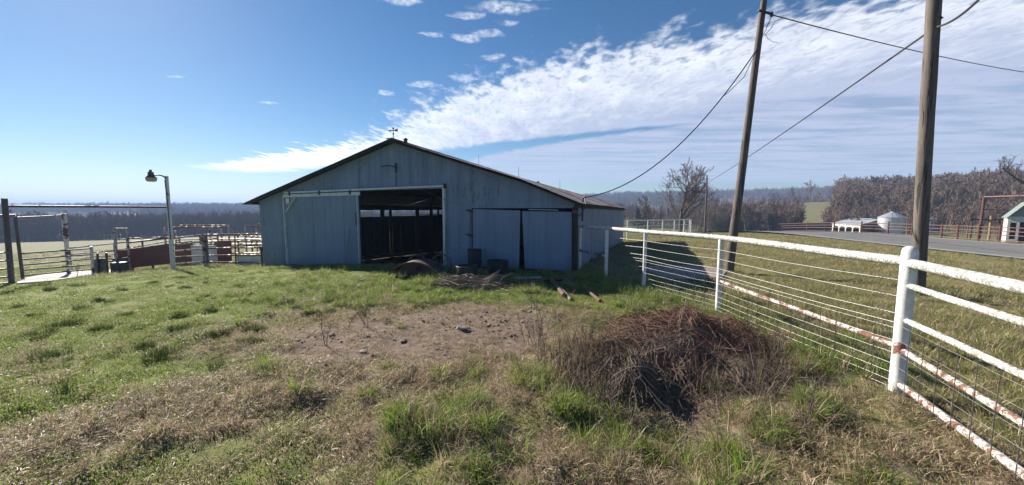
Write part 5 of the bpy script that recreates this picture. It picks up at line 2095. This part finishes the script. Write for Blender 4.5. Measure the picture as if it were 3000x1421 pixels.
def strand(mb, x, y, L, az, curl, r, drop):
    p = Vector((x, y, gz(x, y) + heap_h(x, y) * rnd.uniform(.65, 1.08)))
    path = []
    n = 7
    a = az
    for i in range(n):
        path.append(p.copy())
        st = L / n
        nx, ny = p.x + math.cos(a) * st, p.y + math.sin(a) * st
        zt = gz(nx, ny) + heap_h(nx, ny) * rnd.uniform(.8, 1.06) + rnd.uniform(-.01, .02)
        nz = p.z + (zt - p.z) * drop
        p = Vector((nx, ny, max(nz, gz(nx, ny) + .004)))
        a += curl / n + rnd.gauss(0, .12)
    mb.tube(path, r, 3, False)


mb = MB()
for k in range(900):
    # loose turns of old fence wire: flat tilted arcs over one another
    cx, cy = rnd.gauss(2.62, .30), rnd.gauss(5.35, .26)
    rr = abs(rnd.gauss(.42, .20)) + .06
    a0 = rnd.uniform(0, 6.28)
    span = rnd.uniform(.8, 3.4)
    tx_, ty_ = rnd.gauss(0, .28), rnd.gauss(0, .22)
    zc = rnd.uniform(.10, .42)
    path = []
    for i in range(9):
        an = a0 + span * i / 8
        r2 = rr * (1 + .16 * math.sin(3 * an + k))
        dx, dy = r2 * math.cos(an) * 1.25, r2 * math.sin(an)
        z_ = zc * (1 - .55 * min(1.6, r2 / .6)) + dx * tx_ + dy * ty_ + rnd.gauss(0, .012)
        X_, Y_ = cx + dx, cy + dy
        path.append(Vector((X_, Y_, gz(X_, Y_) + max(.01, min(z_, heap_h(X_, Y_) * 1.25 + .05)))))
    mb.tube(path, rnd.uniform(.0016, .0030), 3, False)
for k in range(450):
    strand(mb, rnd.gauss(2.6, .5), rnd.gauss(5.2, .42), rnd.uniform(.3, .9), rnd.uniform(0, 6.28), rnd.gauss(0, 2.0), rnd.uniform(.002, .0036), rnd.uniform(.15, .6))
mb.build('wire_tangle', M['rusty_wire'], heap)['kind'] = 'stuff'
mb = MB()
for cx, cy, sx_, sy_, n in ((1.85, 4.55, .42, .26, 1000), (1.35, 4.0, .32, .20, 900), (2.5, 4.4, .4, .3, 600)):
    for k in range(n):
        x, y = rnd.gauss(cx, sx_), rnd.gauss(cy, sy_)
        out = math.atan2(y - cy - .1, x - cx) + rnd.gauss(0, .5) if rnd.random() < .4 else rnd.uniform(0, 6.28)
        strand(mb, x, y, rnd.uniform(.25, .75), out, rnd.gauss(0, .8), rnd.choice((.0016, .002, .0026, .0036)), rnd.uniform(.2, 1.0))
mb.build('dead_vines', M['dead_vine'], heap)['kind'] = 'stuff'
# wire coils that stand out of the mass
mb = MB()
for (cx, cy, r_, n) in ((1.9, 4.35, .30, 9), (1.35, 3.85, .26, 9), (2.35, 4.75, .34, 7), (2.1, 4.1, .10, 6)):
    for k in range(n):
        c = Vector((cx + rnd.gauss(0, .05), cy + rnd.gauss(0, .06), gz(cx, cy) + rnd.uniform(.02, .10)))
        rr = r_ * rnd.uniform(.75, 1.1)
        tl = rnd.uniform(-.5, .3)
        a0 = rnd.uniform(-.2, .5)
        a1 = math.pi - rnd.uniform(-.2, .5)
        mb.tube([c + Vector((rr * math.cos(a0 + (a1 - a0) * i / 14), math.sin(tl) * rr * math.sin(a0 + (a1 - a0) * i / 14), rr * 1.15 * math.cos(tl) * math.sin(a0 + (a1 - a0) * i / 14))) for i in range(15)], rnd.uniform(.0022, .0035), 4, False)
mb.build('wire_coils', M['stick'], heap)['kind'] = 'stuff'
mb = MB()
for k in range(18):
    x, y = rnd.uniform(1.1, 3.0), rnd.uniform(3.8, 5.6)
    p = Vector((x, y, gz(x, y) + heap_h(x, y) * .7))
    a = rnd.uniform(0, 6.28)
    h_ = rnd.uniform(.15, .45)
    mb.tube([p, p + Vector((.05 * math.cos(a), .05 * math.sin(a), h_ * .5)), p + Vector((.16 * math.cos(a), .16 * math.sin(a), h_))], [.005, .004, .003], 4, False)
mb.build('pale_stalks', M['stick'], heap)['kind'] = 'stuff'
mb = MB()
for k in range(420):
    x, y = rnd.choice(((rnd.gauss(2.5, .6), rnd.gauss(5.2, .5)), (rnd.gauss(1.6, .5), rnd.gauss(4.3, .4))))
    p = Vector((x, y, gz(x, y) + heap_h(x, y) * rnd.uniform(.4, .9)))
    d = Vector((rnd.gauss(0, 1), rnd.gauss(0, 1), rnd.uniform(.1, .9))).normalized()
    L = rnd.uniform(.15, .5)
    r0_ = rnd.choice((.0014, .0018, .0024, .0024, .004, .007))
    m1 = p + d * L * .5 + Vector((rnd.gauss(0, .03), rnd.gauss(0, .03), 0))
    e = m1 + (d + Vector((rnd.gauss(0, .35), rnd.gauss(0, .35), rnd.gauss(0, .3)))).normalized() * L * .5
    mb.tube([p, m1, e], [r0_, r0_ * .8, r0_ * .45], 4, False)
    for q in range(rnd.randint(1, 3)):
        f = rnd.random()
        mb.tube([m1.lerp(e, f), m1.lerp(e, f) + (d + Vector((rnd.gauss(0, .8), rnd.gauss(0, .8), rnd.gauss(.2, .5)))).normalized() * L * rnd.uniform(.2, .5)], [r0_ * .5, r0_ * .3], 3, False)
mb.build('twigs', M['rusty_wire'], heap)['kind'] = 'stuff'


gz = gz_full


# ------------------------------------------------------------------ dead weeds
def weed(label, x, y, h, spread, stems, seed):
    r = random.Random(seed)
    z = gz(x, y)
    o = thing('dead_weed', label, 'weed', (x, y, z), 'dead weeds in the yard')
    for s in range(stems):
        mb = MB()
        a = r.uniform(0, 6.28)
        ln = r.uniform(.05, spread)
        b0 = Vector((x + r.gauss(0, .05 * spread * 4), y + r.gauss(0, .05 * spread * 4), z - .02))
        path = [b0]
        p = b0.copy()
        d = Vector((math.cos(a) * ln, math.sin(a) * ln, 1)).normalized()
        n = 6
        hh = h * r.uniform(.6, 1.0)
        for i in range(n):
            p = p + d * (hh / n)
            d = (d + Vector((r.gauss(0, .12), r.gauss(0, .12), 0))).normalized()
            path.append(p.copy())
            if i > 1:
                for q in range(2):
                    aa = r.uniform(0, 6.28)
                    dd_ = (d * .8 + Vector((math.cos(aa), math.sin(aa), .2))).normalized()
                    L = hh * r.uniform(.10, .28)
                    e1 = p + dd_ * L * .5
                    e2 = e1 + (dd_ + Vector((0, 0, .5))).normalized() * L * .5
                    mb.tube([p, e1, e2], [.0028, .0024, .0018], 3, False)
                    for w_ in range(2):
                        a2 = r.uniform(0, 6.28)
                        mb.tube([e1, e1 + (dd_ + Vector((math.cos(a2), math.sin(a2), .3))).normalized() * L * .4], [.002, .0014], 3, False)
        mb.tube(path, [.006, .0055, .005, .0045, .004, .0035, .003], 5, False)
        mb.build('stem', M['weed'], o)


for i, (lab, u, v, h, sp, st) in enumerate((
    ('twiggy dead weed leaning at the left end of the dirt', 962, 1010, .55, .30, 2),
    ('low sprawling dead weed behind the left end of the dirt', 1045, 955, .42, .7, 4),
    ('tall dark dead weed at the right edge of the dirt', 1590, 1065, .85, .22, 4),
    ('leaning dark dead weed beside the tall one', 1625, 1000, .75, .35, 3),
    ('short brown dead weed between dirt and heap', 1560, 1010, .5, .4, 5),
    ('dense brown dead weed left of the heap', 1660, 1090, .5, .35, 9),
    ('brown dead weed at the near left foot of the heap', 1690, 1160, .45, .4, 9),
    ('thin dead weed behind the dirt before the stick pile', 1560, 905, .55, .4, 3),
    ('dead weed between the heap and the fence wires', 2260, 1080, .6, .35, 8),
    ('tall thin dead weed right of the heap', 2180, 1010, .6, .35, 6),
    ('small dead weed against the near fence mesh', 2330, 1250, .5, .4, 5),
    ('dead weed by the gate slab', 230, 812, .5, .25, 4),
    ('pale stalk cluster in front of the heap', 1800, 1240, .45, .35, 6),
    ('brown weed cluster at the heap left shoulder', 1735, 1030, .5, .4, 9),
)):
    p = foot(u, v)
    weed(lab, p.x, p.y, h, sp, st, 500 + i)


# brown weed stalks round the heap
weed_p = proto_collection('weed_tufts', [clump('weed_tuft.%03d' % i, 26, .10, (.15, .48), (.1, .8), (.003, .0055), [G_brown, G_dry, M['weed'], M['dead_vine']], (.35, .18, .30, .17), .8, 5, seed=300 + i) for i in range(5)])
x, y = candidates(2.5, 8, 70)
ring = np.maximum.reduce([sstep(.75, .2, np.hypot((x - .75) / 1.0, (y - 4.75) / 1.1)), sstep(.6, .2, np.hypot((x - .95) / .8, (y - 3.9) / .7)), sstep(.5, .15, np.hypot((x - 3.05) / .8, (y - 4.7) / 1.4)) * .9,
                          sstep(1.0, .5, np.hypot((x - 2.0) / 1.3, (y - 4.5) / 1.1)) * .8])
m = (rng.random(len(x)) < ring * .75) & (x < fence_x(y) - .1)
x, y = x[m], y[m]
place('weed_stalks', 'brown dead weed stalks standing round the wire heap', weed_p, 5, [(x, y, rng.uniform(.6, 1.1, len(x)))])


# ------------------------------------------------------------------ trees
def tree_branches(seed, H, r0, levels, spread=.75, kids=(7, 6, 5, 4), up=.25, trunk_frac=.25, ratio=.62):
    r = random.Random(seed)
    out = []

    def grow(p, d, L, rad, lv):
        n = 5 if lv < 2 else 3
        path, rr = [p.copy()], [rad]
        dirs = [d.copy()]
        q = p.copy()
        dd = d.copy()
        for i in range(n):
            wob = .07 if lv == 0 else .2
            dd = (dd + Vector((r.gauss(0, wob), r.gauss(0, wob), r.gauss(0, wob) + (up * .25 if lv else 0)))).normalized()
            q = q + dd * (L / n)
            path.append(q.copy())
            dirs.append(dd.copy())
            rr.append(rad * (1 - .72 * (i + 1) / n))
        out.append((lv, path, rr))
        if lv >= levels:
            return
        k = kids[min(lv, len(kids) - 1)]
        for c in range(k):
            f = (trunk_frac if lv == 0 else .2) + (1 - (trunk_frac if lv == 0 else .2)) * (c + r.random() * .8) / k
            f = min(f, .98)
            i = min(int(f * n), n - 1)
            g_ = f * n - i
            b = path[i].lerp(path[i + 1], g_)
            ax = dirs[i].orthogonal().normalized()
            from mathutils import Quaternion
            qn = Quaternion(dirs[i], r.uniform(0, 6.28) + c * 2.4)
            side = qn @ ax
            s = spread * r.uniform(.7, 1.2)
            nd = (dirs[i] * math.cos(s) + side * math.sin(s))
            nd = (nd + Vector((0, 0, up))).normalized()
            ll = L * ratio * (1.15 - .55 * f) * r.uniform(.75, 1.15)
            grow(b, nd, ll, max(rr[i] * .55, .008), lv + 1)
    grow(Vector((0, 0, 0)), Vector((0, 0, 1)), H, r0, 0)
    return out


def tree_mesh(br, lo, hi, origin, thick=1.0, rmin=.0):
    mb = MB()
    for lv, path, rr in br:
        if lo <= lv <= hi:
            mb.tube([p + origin for p in path], [max(q * thick, rmin) for q in rr], 8 if lv == 0 else (5 if lv == 1 else 3), False)
    return mb


def bare_tree(label, x, y, H, r0, seed, levels=4, rmin=.012, **kw):
    z = gz(x, y)
    o = thing('bare_tree', label, 'tree', (x, y, z), 'bare trees standing apart')
    br = tree_branches(seed, H, r0, levels, **kw)
    org = Vector((x, y, z - .15))
    tree_mesh(br, 0, 1, org, 1.0, rmin).build('trunk', M['trunk'], o, True)
    tree_mesh(br, 2, 9, org, 1.0, rmin).build('crown', M['twig'], o)
    return o


bt = sv(1993, 680, 52)
bare_tree('large bare winter tree behind the far white fence', bt.x, bt.y, 7.6, .24, 3, 4, .017, spread=.80, kids=(16, 8, 5, 3), up=.24, trunk_frac=.14, ratio=.60)
for lab, u, Y, H, sd in (('small bare tree left of the large bare tree', 1906, 60, 5.2, 5), ('bare tree on the grassy rise by the woods edge', 2372, 200, 10, 8), ('pair of thin bare trees left of the grassy rise', 2318, 210, 7.5, 9),
                         ('bare sapling standing before the thicket', 2188, 95, 6.5, 12), ('bare tree at the thicket front right of the leaning pole', 2256, 98, 6.0, 13), ('bare tree beside the open shed', 2660, 76, 6.5, 14), ('bare tree behind the open shed', 2560, 95, 7.0, 15),
                         ('slender bare tree on the ridge left of the big tree', 1800, 330, 10, 16), ('bare ridge tree above the barn eave', 1755, 330, 10, 17)):
    p = sv(u, 640, Y)
    bare_tree(lab, p.x, p.y, H, .13 * H / 6, sd, 3, .02 * max(1, Y / 90), spread=.6, kids=(9, 6, 5), up=.25, trunk_frac=.25, ratio=.52)
# limb reaching in from the right edge
p = sv(3115, 690, 34)
z = gz(p.x, p.y)
o = thing('bare_tree', 'bare tree whose crooked limb reaches in at the upper right edge', 'tree', (p.x, p.y, z), 'bare trees standing apart')
br = tree_branches(31, 7.5, .3, 3, spread=.8, kids=(7, 6, 5), up=.15, trunk_frac=.35, ratio=.5)
tree_mesh(br, 0, 1, Vector((p.x, p.y, z - .2)), 1.0, .02).build('trunk', M['trunk'], o, True)
tree_mesh(br, 2, 9, Vector((p.x, p.y, z - .2)), 1.0, .016).build('crown', M['twig'], o)
lim = [sv(3105, 580, 34), sv(3040, 555, 33.6), sv(2996, 534, 33.3), sv(2972, 520, 33.2), sv(2955, 506, 33.2), sv(2945, 500, 33.2), sv(2930, 507, 33.1), sv(2900, 517, 33)]
mb = MB()
mb.tube(lim, [.13, .11, .09, .07, .055, .045, .03, .018], 6, False)
r_ = random.Random(4)
for base, n in ((lim[3], 4), (lim[4], 5), (lim[5], 6), (lim[6], 4), (lim[2], 4)):
    for k in range(n):
        q = base + Vector((r_.uniform(-.4, .4), r_.uniform(-.3, .3), r_.uniform(.3, 1.0)))
        e = q + Vector((r_.uniform(-.5, .5), r_.uniform(-.2, .2), r_.uniform(.1, .6)))
        mb.tube([base, q, e], [.03, .022, .012], 4, False)
        for w_ in range(3):
            mb.tube([q.lerp(e, r_.random()), q + Vector((r_.uniform(-.7, .7), 0, r_.uniform(.0, .8)))], [.016, .010], 3, False)
mb.build('limb', M['trunk'], o)


# evergreens
M['cedar'] = m_blade('cedar_green', [(.020, .034, .014), (.032, .050, .020), (.048, .066, .028)], .15, .8)


def evergreen(label, u, Y, w, h, seed, round_=False):
    p = sv(u, 640, Y)
    z = gz(p.x, p.y)
    o = thing('evergreen_tree', label, 'tree', (p.x, p.y, z), 'evergreen trees')
    r = random.Random(seed)
    MB().tube([(p.x, p.y, z - .2), (p.x, p.y, z + h * .5)], [.03 * h, .015 * h], 6).build('trunk', M['trunk'], o)
    V, F = [], []
    n = 2600
    lobes = [(r.gauss(0, .45), r.gauss(0, .45), r.uniform(.3, .8), r.uniform(.25, .45)) for _ in range(11)]
    for k in range(n):
        if round_:
            lx, ly, lz, lr = r.choice(lobes)
            a, b_ = r.uniform(0, 6.28), math.acos(r.uniform(-1, 1))
            q = lr * r.uniform(.75, 1.05)
            c = Vector((p.x + (lx * .6 + q * math.sin(b_) * math.cos(a)) * w / 2, p.y + (ly * .6 + q * math.sin(b_) * math.sin(a)) * w / 2, z + (lz + q * .7 * math.cos(b_)) * h))
        else:
            f = r.random() ** .8
            rad = (1 - f) ** .8 * (.8 + .35 * math.sin(f * 30 + r.random())) * w / 2
            a = r.uniform(0, 6.28)
            c = Vector((p.x + rad * math.cos(a) * r.uniform(.5, 1), p.y + rad * math.sin(a) * r.uniform(.5, 1), z + h * (.08 + .92 * f)))
        s = h * r.uniform(.015, .035)
        a = Vector((r.gauss(0, 1), r.gauss(0, 1), r.gauss(0, 1))).normalized()
        b_ = a.orthogonal().normalized()
        o_ = len(V)
        V += [c - a * s, c + b_ * s * .7, c + a * s * 1.2]
        F.append((o_, o_ + 1, o_ + 2))
    mb = MB()
    mb.add(V, F)
    mb.build('crown', M['cedar'], o)


evergreen('round dark evergreen on the ridge above the thicket', 2266, 230, 13, 9, 1, True)
evergreen('dark cedar left of the large bare tree', 1868, 95, 4.5, 5.5, 2)
evergreen('second dark cedar close behind the first', 1890, 110, 4.5, 5.5, 3)
evergreen('broad dark evergreen at the road bend', 2100, 92, 6, 4.2, 4, True)

# woods: far masses of bare trees
wood_protos = []
for i in range(9):
    br = tree_branches(200 + i, 1.0, .016, 3, spread=.5 + .05 * (i % 4), kids=(8, 5, 4), up=.22 + .05 * (i % 3), trunk_frac=.30, ratio=.44 + .03 * (i % 3))
    mb = MB()
    for lv, path, rr in br:
        mb.tube(path, [max(q, (.011, .0055, .0034, .0028)[lv]) for q in rr], 4 if lv == 0 else 3, False)
    wood_protos.append(raw_obj('wood_tree.%03d' % i, mb.v, mb.f, [M['twig']]))
wood_p = proto_collection('wood_trees', wood_protos)


def woods(name, label, xs, ys, h0, h1):
    n = len(xs)
    z = gh(xs, ys) - .2
    s = rng.uniform(h0, h1, n) * rng.choice([.62, .8, 1.0, 1.0, 1.12], n)
    s3 = np.stack([s * rng.uniform(.7, 1.2, n), s * rng.uniform(.7, 1.2, n), s], 1)
    scatter(name, label, 'woods', wood_p, np.stack([xs, ys, z], 1), np.stack([np.zeros(n), np.zeros(n), rng.uniform(0, 6.28, n)], 1), s3, rng.integers(0, 9, n))


def polar(n, a0, a1, r0, r1):
    a = np.radians(rng.uniform(a0, a1, n))
    r = np.sqrt(rng.uniform(r0 * r0, r1 * r1, n))
    return r * np.sin(a), r * np.cos(a)


def azd(x, y):
    return np.degrees(np.arctan2(x, y))


x, y = polar(6500, -70, -8, 188, 262)
woods('valley_woods', 'dark line of bare woods at the far edge of the left field', x, y, 5.6, 8.2)
x, y = polar(26000, -70, 0, 370, 960)
m = ~((np.hypot(x, y) > 390) & (np.hypot(x, y) < 555) & (azd(x, y) < -45))
woods('ridge_woods', 'hazy blue wooded ridge beyond the valley on the left', x[m], y[m], 5.5, 9)
x, y = polar(9000, 2, 44, 330, 900)
m = vnoise(x, y, .010, 77, 2) > np.where(np.hypot(x, y) < 600, .47, .30)
woods('far_ridge_woods', 'distant bare wooded ridge behind the barn and poles', x[m], y[m], 8, 12)
x, y = polar(1500, 9, 29, 125, 250)
m = (vnoise(x, y, .03, 81, 2) > .42)
woods('middle_woods', 'bare grey woods behind the large bare tree', x[m], y[m], 4.2, 6.6)
x, y = polar(1300, 27.8, 38.0, 122, 170)
woods('thicket', 'dense brown grey thicket beyond the road bend', x, y, 4.5, 7.0)
x, y = polar(7500, 40.5, 62, 155, 330)
m = (azd(x, y) > 41.5 + (vnoise(x, y, .05, 83, 2) - .5) * 3)
woods('hill_woods', 'bare brown woods covering the hill right of the poles', x[m], y[m], 6, 9.5)
x, y = polar(420, 40, 60, 118, 160)
woods('hill_scrub', 'low bare scrub at the foot of the wooded hill', x, y, 3.5, 6.5)

# far farmhouse roofs on the ridge
for lab, u, v, Y in (('tiny pale farmhouse far off on the brown ridge', 1842, 583, 520), ('tiny dark barn far off on the brown ridge', 1815, 584, 510)):
    p = sv(u, v, Y)
    z = gz(p.x, p.y)
    o = thing('farm_building', lab, 'building', (p.x, p.y, z), 'far farm buildings')
    mb = MB()
    mb.box((p.x, p.y, z + 1.6), (11, 7, 3.4))
    mb.build('wall', M['white_wall'] if 'pale' in lab else M['brown_wall'], o)
    mb = MB()
    mb.slab([(p.x - 6, p.y - 4, z + 3.2), (p.x - 6, p.y, z + 5.4), (p.x - 6, p.y + 4, z + 3.2)], (12, 0, 0))
    mb.build('roof', M['shed_roof'] if 'pale' in lab else M['rust'], o)

# ------------------------------------------------------------------ haze
mh = bpy.data.materials.new('haze')
mh.use_nodes = True
mh.node_tree.nodes.clear()
k = N(mh.node_tree)
out = k.new('ShaderNodeOutputMaterial')
pv = k.new('ShaderNodeVolumePrincipled')
pv.inputs['Color'].default_value = (.40, .60, 1.0, 1)
pv.inputs['Density'].default_value = .00060
pv.inputs['Anisotropy'].default_value = 0.12
k.l.new(pv.outputs[0], out.inputs['Volume'])
mb = MB()
mb.box((0, 0, 10), (8800, 8800, 90))
hz_o = mb.build('haze', mh)
tag(hz_o, 'thin blue winter haze over the valley and far hills', 'haze', kind='stuff')
